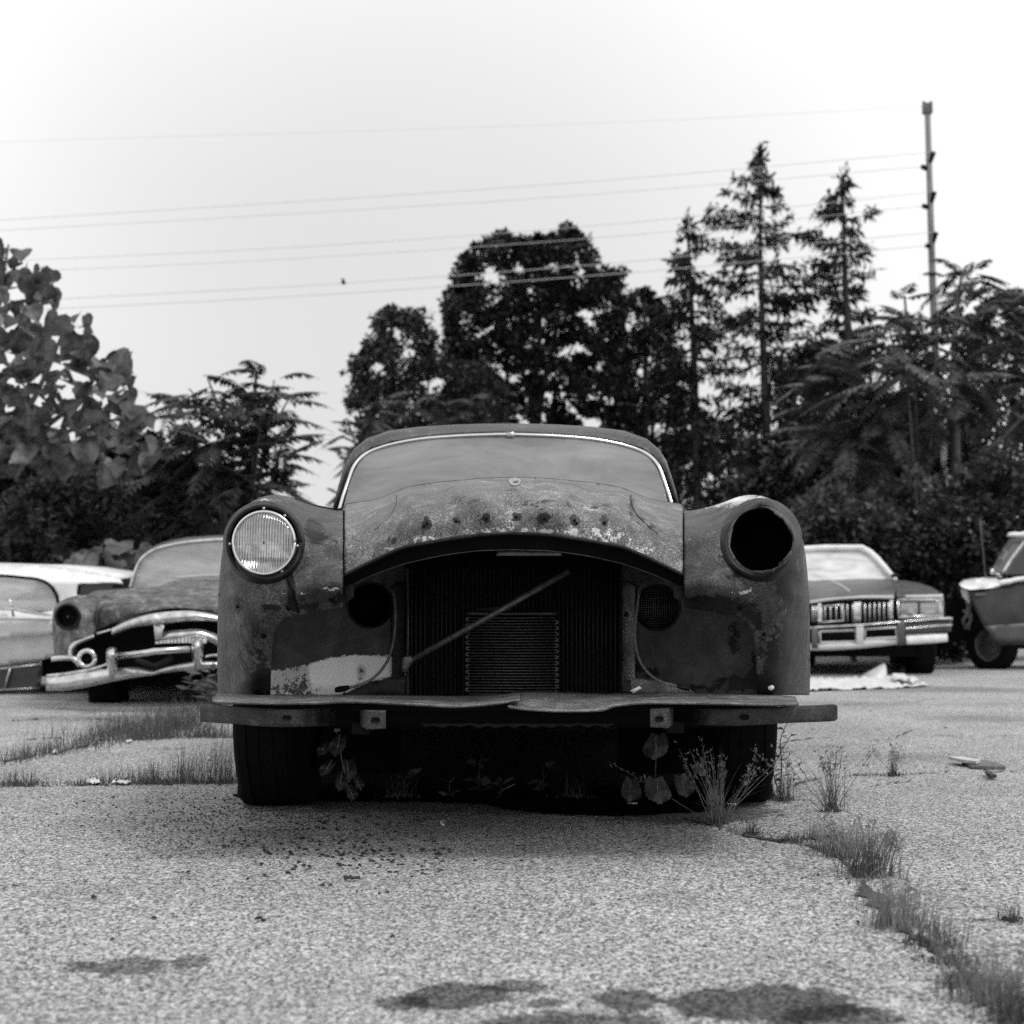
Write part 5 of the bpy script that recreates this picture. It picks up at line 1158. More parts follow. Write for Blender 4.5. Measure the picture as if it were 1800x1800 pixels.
def conifer(label, spine, hw, d, seed, dens=1.0, sag=.25, nb=60, gapp=.1):
    """spine: trunk pixels from top to base; hw: [(py, half width px)]"""
    rg = np.random.default_rng(seed); sp = np.array(spine, float)
    t = thing('conifer_tree', label, 'conifer', (P(*spine[-1], d)[0], d, 0), 'tall ragged conifers behind the yard')
    path = [P(x, y, d) for x, y in spine]; path.append((path[-1][0], d, 0))
    mesh('trunk', *tube_geo(catmull(path, 4), [.03, .09, .15, .2], 8), M_barkd, t)
    qs = []; bg_ = []
    ys = np.array([q[1] for q in hw]); ww = np.array([q[1] for q in hw]); hy = np.array([q[0] for q in hw]); hv = np.array([q[1] for q in hw])
    n = nb
    for i in range(n):
        f = i / n; y = hy[0] + (hy[-1] - hy[0]) * f ** .92 + rg.uniform(-4, 4)
        if rg.random() < gapp: continue
        x = np.interp(y, sp[:, 1], sp[:, 0]); s = np.array(P(x, y, d))
        Lm = np.interp(y, hy, hv) * d / F * rg.choice([.5, .85, 1.05, 1.3])
        az = rg.uniform(0, 2 * math.pi); az = az if rg.random() < .3 else (rg.choice([0, math.pi]) + rg.normal(0, .3))
        L = max(.15, Lm); m = 9; u = np.linspace(0, 1, m)
        drop = -sag * L * u ** 1 + (sag * 1.15) * L * u ** 2.2
        pth = s + np.stack([np.cos(az) * L * u, np.sin(az) * L * u, drop + .02], -1)
        bg_.append(tube_geo(pth, [.028, .008], 4))
        k = int(20 * L * dens) + 6
        uu = rg.random(k) ** .8; pc = np.stack([np.interp(uu, u, pth[:, a]) for a in range(3)], -1)
        side = np.stack([-np.sin(az) * np.ones(k), np.cos(az) * np.ones(k), np.zeros(k)], -1) * rg.normal(0, .55, (k, 1)) * L * .16 * (1.15 - uu[:, None])
        pc = pc + side
        dirs = rg.normal(0, .45, (k, 3)) + np.array([np.cos(az) * .6, np.sin(az) * .6, -.75])
        q = leaf_quads(pc, .36, .085, rg, .0, dirs)
        qs.append(q)
        q = leaf_quads(pc + rg.normal(0, .04, pc.shape), .19, .09, rg, .0, rg.normal(0, 1, (k, 3)) + [0, 0, .1]); qs.append(q)
    # leader tip
    tpn = np.array(P(*spine[0], d)); k = 30
    qs.append(leaf_quads(tpn + rg.normal(0, .06, (k, 3)) * [1, 1, 4] - [0, 0, .3], .3, .09, rg, 0, rg.normal(0, .6, (k, 3)) + [0, 0, .8]))
    fast_mesh('crown', np.concatenate(qs).reshape(-1, 3), 4, L_con, t)
    mesh('limb', *merge(bg_), M_barkd, t)
    return t
def frond(s, dir_, L, rg, nl=13, arch=.45, lw=.13, ll=.23):
    """pinnate leaf: rachis arching down, paired leaflets"""
    dir_ = np.array(dir_, float); dir_ /= np.linalg.norm(dir_); m = 8; u = np.linspace(0, 1, m)
    pth = s + dir_ * L * u[:, None]; pth[:, 2] -= arch * L * u ** 2
    hor = np.cross(dir_, [0, 0, 1.]); hor /= np.linalg.norm(hor) + 1e-9
    uu = np.repeat(np.linspace(.12, .97, nl), 2); sg = np.tile([1., -1.], nl)
    pc = np.stack([np.interp(uu, u, pth[:, a]) for a in range(3)], -1)
    tt = dir_ - np.array([0, 0, 1]) * (2 * arch * uu)[:, None]; tt = unit(tt)
    size = np.sin(np.clip(uu * 1.05 + .12, 0, 1) * math.pi) ** .45
    dl = hor[None] * sg[:, None] + tt * .45 + np.array([0, 0, -.30]) + rg.normal(0, .1, (len(uu), 3)); dl = unit(dl)
    wv_ = unit(tt - dl * (tt * dl).sum(1)[:, None])
    l = (ll * L * size)[:, None]; w_ = (ll * L * lw * size)[:, None] * 1.6
    q = np.stack([pc, pc + dl * l * .35 + wv_ * w_, pc + dl * l - [0, 0, .02], pc + dl * l * .35 - wv_ * w_], 1)
    return q, tube_geo(pth, [.006, .0025], 3)
def frond_tree(name, label, cat, heads, d, thick, seed, mat, trunk_base, L=.9, nf=11, bark=M_bark, group=None, r=.06, up=.35, trunks=None, leafn=13):
    """heads: (px, py, scale) branch ends that each carry a rosette of compound leaves"""
    rg = np.random.default_rng(seed); base = (P(trunk_base, 1100, d)[0], d, 0); t = thing(name, label, cat, base, group)
    qs, rs, hs = [], [], []
    for hx, hy, s in heads:
        h = np.array(P(hx, hy, d + rg.uniform(-thick / 2, thick / 2))); hs.append(h)
        for k in range(int(nf * (.7 + .5 * rg.random()))):
            az = rg.uniform(0, 2 * math.pi); el = up + rg.uniform(-.75, .5)
            dv = np.array([math.cos(az) * math.cos(el), math.sin(az) * math.cos(el), math.sin(el)])
            q, g = frond(h + rg.normal(0, .05, 3) - [0, 0, rg.random() * .6 * s], dv, L * s * rg.uniform(.7, 1.1), rg, leafn, rg.uniform(.2, .6)); qs.append(q); rs.append(g)
    fast_mesh('crown', np.concatenate(qs).reshape(-1, 3), 4, mat, t)
    mesh('leaf_stalks', *merge(rs), bark, t)
    g = []
    if trunks: 
        for tr_ in trunks: g.append(tube_geo(catmull([P(x, y, d + e) for x, y, e in tr_[0]], 4), tr_[1], 8))
    else:
        b_ = np.array(base)
        hi = max(hs, key=lambda q: q[2]); main = catmull([b_, b_ * .5 + hi * .5 + [.1, 0, 0], hi], 6); g.append(tube_geo(main, [r, r * .7, r * .3], 7))
        for h in hs:
            i = int(len(main) * rg.uniform(.25, .8)); s = main[i]
            if np.linalg.norm(h - hi) > .2: g.append(tube_geo(catmull([s, s * .4 + h * .6 - [0, 0, .1], h], 5), [r * .5, r * .35, r * .15], 5))
    mesh('trunk', *merge(g), bark, t)
    return t

# --- left: catalpa with big heart-shaped leaves
def catalpa():
    rg = np.random.default_rng(5); d = 15.5; t = thing('catalpa_tree', 'catalpa with very large drooping heart-shaped leaves at the left edge', 'tree', (P(-60, 1100, d)[0], d, 0))
    out = [(-160, 380), (0, 424), (30, 424), (50, 470), (90, 480), (105, 520), (70, 560), (110, 555), (150, 555), (160, 600), (215, 620), (238, 650), (232, 700), (258, 720), (266, 770), (262, 820), (215, 850), (130, 840), (60, 820), (0, 830), (-160, 860)]
    hole_ = [(85, 545, 22), (200, 640, 12), (150, 590, 8), (60, 700, 14), (45, 590, 8)]
    c = sample_poly(out, 700, rg); k = np.ones(len(c), bool)
    for gx, gy, gr in hole_: k &= ((c[:, 0] - gx) ** 2 + (c[:, 1] - gy) ** 2) > gr * gr
    c = c[k]; vv, ff = [], []
    heart = np.array([(0, 0), (.22, .10), (.46, -.02), (.54, -.28), (.42, -.58), (.16, -.86), (0, -1.08), (-.16, -.86), (-.42, -.58), (-.54, -.28), (-.46, -.02), (-.22, .10)])
    for x, y in c:
        o = np.array(P(x, y, d + rg.uniform(-1.3, 1.0))); s = rg.uniform(.10, .27)
        yaw = rg.uniform(-1.3, 1.3); pitch = rg.normal(.45, .6); roll = rg.normal(0, .6)
        R = np.array((Matrix.Rotation(yaw, 3, 'Z') @ Matrix.Rotation(-pitch, 3, 'X') @ Matrix.Rotation(roll, 3, 'Y')))
        p = np.stack([heart[:, 0] * s, -.22 * s * np.abs(heart[:, 0]) ** 1.3 * 1.5 + .10 * s * heart[:, 1] ** 2, (heart[:, 1] + .3) * s], -1)
        mid = np.array([[0, .03 * s, -.3 * s + .3 * s], [0, .05 * s, -.65 * s + .3 * s]])
        p = np.vstack([p, mid]) @ R.T + o; b = len(vv); vv += list(p)
        m0, m1 = b + 12, b + 13
        for i, j, k_ in ((0, 1, m0), (1, 2, m0), (2, 3, m0), (3, 4, m0), (4, m1, m0), (4, 5, m1), (5, 6, m1), (6, 7, m1), (7, 8, m1), (8, m0, m1), (8, 9, m0), (9, 10, m0), (10, 11, m0), (11, 0, m0)):
            ff.append(tuple((q if q in (m0, m1) else b + q) for q in (i, j, k_)))
    mesh('crown', vv, ff, L_cat, t)
    g = [tube_geo(catmull([P(x, y, d) for x, y in l], 4), r_, 6) for l, r_ in (([(-60, 1150), (-50, 900), (-20, 650), (15, 430)], [.09, .07, .03, .012]), ([(-40, 850), (60, 700), (120, 560)], [.05, .03, .01]), ([(-20, 820), (120, 720), (225, 625)], [.05, .025, .008]), ([(10, 600), (60, 540), (95, 490)], [.02, .006]), ([(60, 780), (180, 740), (255, 745)], [.03, .008]))]
    mesh('trunk', *merge(g), M_bark, t)
catalpa()
def catalpa_sprout(label, px, py, d, n, spr, seed):
    rg = np.random.default_rng(seed); t = thing('catalpa_sprout', label, 'sapling', G(px, 1160) if False else (P(px, py, d)[0], d, 0), 'big-leaved sprouts behind the parked cars')
    heart = np.array([(0, 0), (.3, .12), (.52, -.1), (.5, -.5), (.2, -.85), (0, -1.05), (-.2, -.85), (-.5, -.5), (-.52, -.1), (-.3, .12)]); vv, ff, g = [], [], []
    for i in range(n):
        x, y = px + rg.uniform(-spr, spr), py + rg.uniform(-spr * .6, spr * .7); o = np.array(P(x, y, d + rg.uniform(-.3, .3))); s = rg.uniform(.16, .26)
        R = np.array(Matrix.Rotation(rg.uniform(-1, 1), 3, 'Z') @ Matrix.Rotation(-rg.uniform(.2, 1.2), 3, 'X') @ Matrix.Rotation(rg.normal(0, .5), 3, 'Y'))
        p = np.vstack([np.stack([heart[:, 0] * s, -.3 * s * np.abs(heart[:, 0]), heart[:, 1] * s], -1), [[0, 0, -.5 * s]]]) @ R.T + o; b = len(vv); vv += list(p); ff += [(b + k, b + (k + 1) % 10, b + 10) for k in range(10)]
        g.append(tube_geo([(P(px, py, d)[0], d, .0), tuple(o)], [.012, .004], 4))
    mesh('crown', vv, ff, L_cat, t); mesh('stem', *merge(g), M_bark, t)
catalpa_sprout('pale big-leaved sprout just above the white hardtop', 155, 975, 13.6, 9, 26, 1)
catalpa_sprout('pale big-leaved sprout left of the second sedan windshield', 228, 965, 13.8, 9, 24, 2)

# --- left: tree of heaven behind
frond_tree('ailanthus_tree', 'feathery ailanthus standing clear against the sky between catalpa and wreck', 'tree',
           [(332, 683, 0.75), (364, 663, 0.69), (412, 678, 0.75), (450, 656, 0.69), (482, 668, 0.75), (506, 703, 0.69), (342, 723, 0.8), (392, 723, 0.92), (460, 718, 0.92), (500, 765, 0.75), (327, 780, 0.8), (377, 785, 0.92), (445, 785, 0.92), (490, 810, 0.69), (312, 830, 0.92), (362, 835, 0.92), (430, 840, 0.92), (470, 855, 0.69), (292, 790, 0.69), (342, 880, 0.8), (440, 890, 0.69)], 18, 1.6, 21, L_ail, 400, 1.0, 12, up=.25)
# dark thicket on the left
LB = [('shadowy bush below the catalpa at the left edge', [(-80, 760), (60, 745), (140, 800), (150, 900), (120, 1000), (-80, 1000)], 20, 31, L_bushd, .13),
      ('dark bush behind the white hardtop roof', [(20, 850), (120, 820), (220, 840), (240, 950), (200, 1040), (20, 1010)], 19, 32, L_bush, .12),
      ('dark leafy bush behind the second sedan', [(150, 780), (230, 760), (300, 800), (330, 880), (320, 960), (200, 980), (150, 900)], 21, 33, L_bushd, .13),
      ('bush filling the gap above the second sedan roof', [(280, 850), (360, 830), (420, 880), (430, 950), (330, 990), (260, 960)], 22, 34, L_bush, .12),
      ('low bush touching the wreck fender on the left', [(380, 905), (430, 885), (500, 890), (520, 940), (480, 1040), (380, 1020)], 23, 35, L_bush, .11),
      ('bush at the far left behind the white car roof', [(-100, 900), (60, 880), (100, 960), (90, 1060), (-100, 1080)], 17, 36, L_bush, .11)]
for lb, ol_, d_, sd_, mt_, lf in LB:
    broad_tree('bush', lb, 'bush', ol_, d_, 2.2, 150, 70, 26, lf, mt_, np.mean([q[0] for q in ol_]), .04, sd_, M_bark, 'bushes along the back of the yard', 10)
# --- middle group
broad_tree('maple_tree', 'bushy tree left of the round one, stepped outline', 'tree', [(640, 610), (672, 600), (676, 545), (700, 548), (735, 545), (758, 575), (765, 620), (800, 640), (840, 640), (870, 690), (900, 720), (905, 790), (880, 900), (640, 900), (622, 840), (640, 790), (632, 740), (612, 700)], 44, 4, 300, 70, 18, .17, L_dec, 720, .2, 41)
frond_tree('sumac_tree', 'low feathery sumac showing left of the wreck roof', 'tree', [(610, 735, .7), (630, 770, .8), (615, 790, .8), (650, 720, .8), (660, 780, 1), (630, 820, .9), (600, 870, .5), (680, 840, 1)], 30, 2, 22, L_ail, 650, 1.0, 10, M_barkd, None, .07)
frond_tree('sumac_tree', 'paler feathery sumac directly behind the wreck roof', 'tree', [(740, 700, 1), (790, 700, 1), (830, 700, 1), (860, 720, 1), (720, 740, 1), (770, 745, 1), (820, 750, 1), (880, 760, .8)], 33, 2, 23, L_ail, 800, 1.3, 12, M_barkd, None, .07)
rg_ = np.random.default_rng(77)
big = [(860, 425), (880, 412), (905, 425), (940, 412), (985, 418), (1010, 405), (1035, 440), (1040, 470), (1085, 480), (1090, 530), (1085, 590), (1100, 650), (1110, 720), (1090, 800), (1080, 900), (820, 900), (800, 760), (790, 690), (785, 620), (790, 560), (785, 520), (805, 500), (815, 460), (835, 440)]
bt = broad_tree('oval_tree', 'large dark round-topped tree rising directly behind the wreck', 'tree', big, 48, 5, 620, 80, 14, .19, L_dark, 945, .26, 42, nt=4, gaps=[(1000, 620, 22), (935, 600, 16), (880, 640, 14), (1060, 640, 20), (1025, 615, 16), (860, 645, 10), (950, 660, 18), (975, 660, 18), (905, 575, 12), (1010, 530, 9), (970, 700, 18), (1000, 700, 14), (925, 690, 12), (960, 740, 14), (1040, 700, 18), (1070, 700, 16), (925, 740, 14), (900, 730, 12)], trunk=False)
g = [tube_geo(catmull([P(x, y, 47.2) for x, y in l], 4), r_, 8) for l, r_ in (([(942, 1150), (940, 760), (935, 700), (942, 650), (948, 600), (950, 540)], [.22, .16, .12, .05]), ([(940, 790), (950, 700), (965, 640), (978, 580), (985, 520)], [.14, .12, .07, .03]), ([(938, 720), (925, 670), (910, 630), (900, 590)], [.08, .06, .02]), ([(965, 760), (975, 700), (990, 650), (1010, 600)], [.09, .06, .02]), ([(955, 650), (975, 635), (1000, 620)], [.05, .02]), ([(1025, 700), (1045, 650), (1060, 590)], [.05, .03, .01]))]
mesh('trunk', *merge(g), M_barkd, bt)
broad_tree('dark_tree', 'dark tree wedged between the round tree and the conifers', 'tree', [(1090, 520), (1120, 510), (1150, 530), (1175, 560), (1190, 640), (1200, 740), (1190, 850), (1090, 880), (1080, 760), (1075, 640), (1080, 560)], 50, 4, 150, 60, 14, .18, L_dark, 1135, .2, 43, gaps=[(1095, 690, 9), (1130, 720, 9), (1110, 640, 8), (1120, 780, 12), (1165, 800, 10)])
# --- conifers
conifer('shortest and leftmost of the three tall ragged conifers', [(1208, 388), (1215, 520), (1222, 700), (1226, 900)], [(392, 4), (440, 26), (500, 50), (560, 62), (640, 60), (720, 62), (800, 64), (880, 60)], 47, 51, 1.1, .3, 110, .15)
conifer('tallest of the three conifers, bare straight trunk showing', [(1340, 262), (1336, 400), (1340, 560), (1345, 700), (1352, 880)], [(268, 8), (300, 30), (340, 66), (400, 82), (460, 88), (540, 84), (620, 84), (700, 70), (780, 60), (850, 50)], 46, 52, 1.1, .28, 112, .18)
conifer('slender rightmost conifer with upswept branch tips', [(1480, 308), (1483, 400), (1487, 520), (1492, 620), (1495, 900)], [(312, 5), (345, 28), (390, 50), (440, 54), (490, 50), (560, 46), (640, 40), (720, 40)], 45, 53, 1.25, .45, 78, .1)
# --- far filler trees
broad_tree('background_tree', 'low dark tree showing under the conifers', 'tree', [(1180, 760), (1260, 740), (1330, 780), (1350, 860), (1340, 950), (1180, 950)], 55, 4, 110, 40, 14, .2, L_dark, 1260, .12, 44, gaps=[(1280, 870, 26), (1250, 830, 22), (1305, 800, 12)], nt=5)
broad_tree('background_tree', 'distant tree crown right of the tallest conifer', 'tree', [(1390, 640), (1440, 600), (1480, 620), (1500, 800), (1400, 860), (1360, 800)], 42, 4, 130, 60, 16, .17, L_dark, 1430, .15, 45, nt=5, gaps=[(1400, 700, 26), (1385, 670, 20)])
# --- right: ailanthus stand
frond_tree('ailanthus_tree', 'ailanthus with broad pale fronds right of the tallest conifer', 'tree', [(1450, 600, 1), (1480, 640, 1.1), (1430, 660, 1), (1500, 600, .9), (1520, 650, 1.1), (1460, 700, 1.2), (1510, 710, 1.2), (1440, 740, 1), (1560, 680, 1.1), (1560, 600, .9), (1480, 760, 1), (1540, 760, 1.1)], 24, 2.4, 61, L_ailr, 1500, 1.0, 15, up=.15, trunks=[([(1492, 1130, 0), (1493, 850, 0), (1490, 640, 0)], [.06, .06, .03]), ([(1535, 1130, .5), (1536, 850, .5), (1530, 650, .5)], [.06, .055, .03])])
frond_tree('ailanthus_tree', 'ailanthus whose crown hides the foot of the utility pole', 'tree', [(1590, 520, .75), (1560, 560, .9), (1610, 570, 1), (1640, 600, 1.1), (1590, 620, 1.1), (1650, 540, .8), (1680, 580, 1), (1640, 660, 1.2), (1600, 700, 1.2), (1690, 650, 1.1)], 23, 2.2, 62, L_ailr, 1620, 1.0, 14, up=.2)
frond_tree('ailanthus_tree', 'tall ailanthus with forked bare stems at the right edge', 'tree', [(1660, 470, .7), (1710, 462, .8), (1740, 480, .8), (1690, 500, .9), (1760, 520, .9), (1720, 540, 1), (1790, 490, .9), (1800, 560, 1), (1760, 600, 1), (1810, 640, 1), (1740, 640, .9), (1830, 520, 1), (1720, 700, .9), (1790, 700, 1)], 25, 2.6, 163, L_ail, 1678, 1.0, 12, up=.25,
           trunks=[([(1674, 1120, -1), (1678, 900, -1), (1680, 740, -1), (1678, 600, 0), (1690, 480, 0)], [.085, .08, .065, .02]), ([(1682, 850, -1), (1715, 805, -1), (1760, 770, -1), (1830, 700, 0)], [.05, .045, .02]), ([(1680, 745, -1), (1705, 715, -1), (1735, 670, -1)], [.04, .02]), ([(1676, 745, -1), (1655, 715, -1), (1630, 680, -1)], [.035, .015]), ([(1655, 880, -.5), (1620, 820, -.5), (1580, 770, -.5)], [.04, .02]), ([(1640, 810, -.5), (1600, 770, -.5), (1560, 740, -.5)], [.03, .012])])
pb = thing('pale_post', 'white peeling post standing behind the forked ailanthus stems', 'post', (P(1661, 1100, 27)[0], 27, 0))
mesh('post', *tube_geo([(P(1661, 1100, 27)[0], 27, 0), P(1662, 880, 27), P(1655, 680, 27)], [.075, .07, .06], 9), M_cream, pb)
pb = thing('pale_post', 'thin white post left of the thicker pale one, behind the ailanthus', 'post', (P(1645, 1100, 27.5)[0], 27.5, 0))
mesh('post', *tube_geo([(P(1646, 1100, 27.5)[0], 27.5, 0), P(1645, 800, 27.5), P(1643, 700, 27.5)], .035, 8), M_cream, pb)
broad_tree('thicket_tree', 'dense leafy tree with sparkling sky gaps at the right edge', 'tree', [(1700, 560), (1760, 520), (1900, 500), (1900, 900), (1700, 900), (1690, 700)], 33, 4, 230, 60, 16, .13, L_dark, 1790, .15, 64, gaps=[(1780, 680, 14), (1760, 650, 12), (1740, 620, 12), (1770, 720, 10), (1795, 650, 12)])
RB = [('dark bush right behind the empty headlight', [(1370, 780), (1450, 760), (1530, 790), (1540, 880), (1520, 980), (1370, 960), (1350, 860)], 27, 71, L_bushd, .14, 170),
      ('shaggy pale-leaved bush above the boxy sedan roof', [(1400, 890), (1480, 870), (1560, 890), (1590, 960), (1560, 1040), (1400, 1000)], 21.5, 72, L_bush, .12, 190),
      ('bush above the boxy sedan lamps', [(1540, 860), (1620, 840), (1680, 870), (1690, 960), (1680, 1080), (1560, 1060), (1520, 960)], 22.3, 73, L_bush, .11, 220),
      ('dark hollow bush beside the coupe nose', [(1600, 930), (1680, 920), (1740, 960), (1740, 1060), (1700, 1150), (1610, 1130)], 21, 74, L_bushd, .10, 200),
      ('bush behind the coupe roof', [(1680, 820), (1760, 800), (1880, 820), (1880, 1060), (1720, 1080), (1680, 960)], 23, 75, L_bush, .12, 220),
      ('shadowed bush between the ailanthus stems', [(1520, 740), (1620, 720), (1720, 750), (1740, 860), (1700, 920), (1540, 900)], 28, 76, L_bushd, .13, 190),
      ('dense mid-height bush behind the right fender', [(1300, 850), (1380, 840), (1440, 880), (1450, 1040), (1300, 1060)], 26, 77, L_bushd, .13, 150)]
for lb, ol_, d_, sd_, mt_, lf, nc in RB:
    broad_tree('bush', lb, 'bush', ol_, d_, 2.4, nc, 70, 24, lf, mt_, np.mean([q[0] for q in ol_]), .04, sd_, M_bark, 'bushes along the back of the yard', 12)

# ------------------------------------------------------------------ a distant belt of undergrowth that closes the yard
def belt():
    rg = np.random.default_rng(90); n = 60000
    x = rg.uniform(-26, 26, n); y = 31 + rg.uniform(0, 4, n) + .01 * x * x; h = (1.6 + .5 * np.sin(x * .7) + .4 * np.sin(x * 2.1 + 1)) * np.ones(n)
    h = np.where((x > -7.5) & (x < 6), 1.5, h * 1.25); z = rg.random(n) ** .8 * h
    c = np.stack([x, y, z], -1); q = leaf_quads(c, .22, .14, rg, .2, None, .5); q[..., 2] = np.maximum(q[..., 2], .01)
    return tag(fast_mesh('undergrowth', q.reshape(-1, 3), 4, L_bushd), 'distant dark undergrowth closing the back of the yard', 'undergrowth', kind='stuff')
belt()

# ------------------------------------------------------------------ grass and weeds
def blades(bases, H, spread, rg, w_=.0022, seg=4, lean=None):
    n = len(bases); out = []
    az = rg.uniform(0, 2 * math.pi, n); ln = np.abs(rg.normal(0, 1, n)) * spread; h = H * rg.uniform(.45, 1.05, n)
    if lean is not None: dx = ln * np.cos(az) + lean[0]; dy = ln * np.sin(az) + lean[1]
    else: dx = ln * np.cos(az); dy = ln * np.sin(az)
    fx = rg.uniform(-1, 1, n); wd = w_ * rg.uniform(.6, 1.3, n)
    u = np.linspace(0, 1, seg + 1); P_ = []
    for k in u:
        c = bases + np.stack([dx * h * (.35 * k + .65 * k ** 2), dy * h * (.35 * k + .65 * k ** 2), h * (k - .18 * k ** 3 * np.minimum(1.5, np.hypot(dx, dy)))], -1)
        ww = (wd * (1 - .85 * k))[:, None] * np.stack([np.cos(fx), np.sin(fx), np.zeros(n)], -1) * .5
        P_.append((c - ww, c + ww))
    q = []
    for k in range(seg): q.append(np.stack([P_[k][0], P_[k][1], P_[k + 1][1], P_[k + 1][0]], 1))
    return np.concatenate(q)
def tuft(label, px, py, hpx, spr, n, seed, mat=None, rad=.02, seeds=0, lean=None, w_=.0022, group='grass tufts growing in the cracks', name='grass_tuft'):
    rg = np.random.default_rng(seed); g = np.array(G(px, py)); m = g[1] / F; H = hpx * m
    t = thing(name, label, 'grass tuft', tuple(g), group)
    b = g + np.stack([rg.normal(0, rad, n), rg.normal(0, rad * .7, n), np.zeros(n)], -1)
    q = blades(b, H, spr, rg, w_, lean=lean); fast_mesh('blades', q.reshape(-1, 3), 4, mat or L_grass, t)
    k = n // 2; b2 = g + np.stack([rg.normal(0, rad * 1.3, k), rg.normal(0, rad, k), np.zeros(k)], -1)
    fast_mesh('thatch', blades(b2, H * .28, spr * 2.2, rg, w_).reshape(-1, 3), 4, L_grass if mat is not L_grass else L_dry, t)
    fast_mesh('root_clump', leaf_quads(g + np.stack([rg.normal(0, rad * 1.2, 60), rg.normal(0, rad, 60), rg.random(60) * .008], -1), .012, .008, rg).reshape(-1, 3), 4, M_soil, t)
    if seeds:
        st, sq = [], []
        for i in range(seeds):
            az = rg.uniform(0, 2 * math.pi); ln = abs(rg.normal(0, 1)) * spr * 1.0; h = H * rg.uniform(.7, 1.12)
            lx, ly = (lean or (0, 0)); dx, dy = math.cos(az) * ln + lx, math.sin(az) * ln + ly; u = np.linspace(0, 1, 6)
            pth = g + np.stack([rg.normal(0, rad) + dx * h * u, rg.normal(0, rad * .6) + dy * h * u, h * (u - .08 * u ** 2)], -1)
            st.append(tube_geo(pth, [.0013, .0007], 4))
            for s in range(rg.integers(9, 16)):
                uu = rg.uniform(.62, 1.0); c = pth[0] + (pth[-1] - pth[0]) * uu; c = np.array([np.interp(uu, u, pth[:, a]) for a in range(3)])
                e = c + rg.normal(0, .006, 3) + [rg.normal(0, .004), 0, .006]; sq.append(leaf_quads(np.repeat(e[None], 2, 0), .011, .005, rg, 0, rg.normal(0, .6, (2, 3)) + [dx * .5, dy * .5, 1]))
        mesh('stems', *merge(st), L_dry, t); fast_mesh('seed_heads', np.concatenate(sq).reshape(-1, 3), 4, L_dry, t)
    return t
tuft('tall pale seeded grass in front of the right wheel', 1262, 1450, 138, .55, 60, 1, L_dry, .014, 16, w_=.0018)
tuft('thin tall seeded grass on open asphalt right of the wreck', 1462, 1428, 118, .6, 60, 2, L_grass, .014, 14, w_=.0018)
tuft('small upright tuft standing alone right of the tall thin grass', 1571, 1364, 54, .6, 30, 3, L_grass, .012, 6)
tuft('wispy grass at the foot of the right wheel', 1375, 1408, 70, .4, 46, 4, L_grass, .02, 3)
tuft('dark dense clump, biggest on the right-hand crack', 1530, 1545, 92, .3, 180, 5, L_grass, .035, 10, lean=(.25, 0))
tuft('spiky pale clump leaning left beside the dark dense one', 1490, 1510, 80, .35, 150, 6, L_dry, .035, 4, lean=(-.2, 0))
tuft('tiny tuft in the crack below the tall seeded grass', 1325, 1470, 38, .5, 50, 7, L_grass, .018)
tuft('low matted tuft along the crack', 1392, 1482, 26, .7, 90, 8, L_grass, .028)
tuft('slim tuft above the low matted one', 1432, 1478, 46, .35, 40, 9, L_dry, .016)
tuft('blurred fine tuft halfway down the crack', 1590, 1635, 96, .42, 170, 10, L_dry, .035, 3, lean=(.15, 0))
tuft('blurred tuft touching the fine one, lower right of it', 1640, 1668, 62, .45, 130, 11, L_grass, .03, lean=(.1, 0))
tuft('large blurred tuft at the bottom right corner', 1745, 1765, 105, .45, 210, 12, L_dry, .035, 4, lean=(.1, 0))
tuft('second blurred tuft in the bottom right corner', 1795, 1800, 100, .4, 160, 13, L_grass, .03, 2)
tuft('pale wisps linking the dark clump and the blurred fine tuft', 1562, 1598, 56, .5, 60, 26, L_dry, .03)
tuft('short dark tuft hugging the crack above the corner clump', 1672, 1698, 46, .5, 70, 27, L_grass, .03)
tuft('narrow tuft at the upper left of the dark dense clump', 1462, 1500, 50, .5, 80, 28, L_grass, .025)
tuft('low blurred tuft between the corner clump and the crack', 1700, 1735, 45, .5, 120, 14, L_grass, .03)
tuft('isolated little tuft at the right edge', 1776, 1624, 38, .45, 60, 15, L_grass, .014)
tuft('tall dark blades just left of the left front tyre', 375, 1377, 84, .25, 90, 16, L_grass, .035)
tuft('tallest dark blades on the left grass line', 328, 1377, 72, .22, 90, 17, L_grass, .03)
tuft('dense dark blades left of the tallest ones', 272, 1378, 48, .3, 130, 18, L_grass, .045)
tuft('spreading dark tuft near the paper strip', 225, 1377, 34, .5, 90, 19, L_grass, .04)
tuft('small tuft between the two paper scraps', 182, 1376, 26, .5, 60, 20, L_grass, .03)
tuft('low tuft at the left end of the near grass line', 28, 1379, 36, .5, 110, 21, L_grass, .05)
tuft('blades pressed against the left front tyre', 408, 1375, 60, .3, 40, 22, L_grass, .02)
tuft('small dark tuft on the far grass line near the bumper', 305, 1298, 30, .5, 90, 23, L_grass, .05)
tuft('grass under the left bumper end', 385, 1296, 46, .4, 120, 24, L_grass, .07)
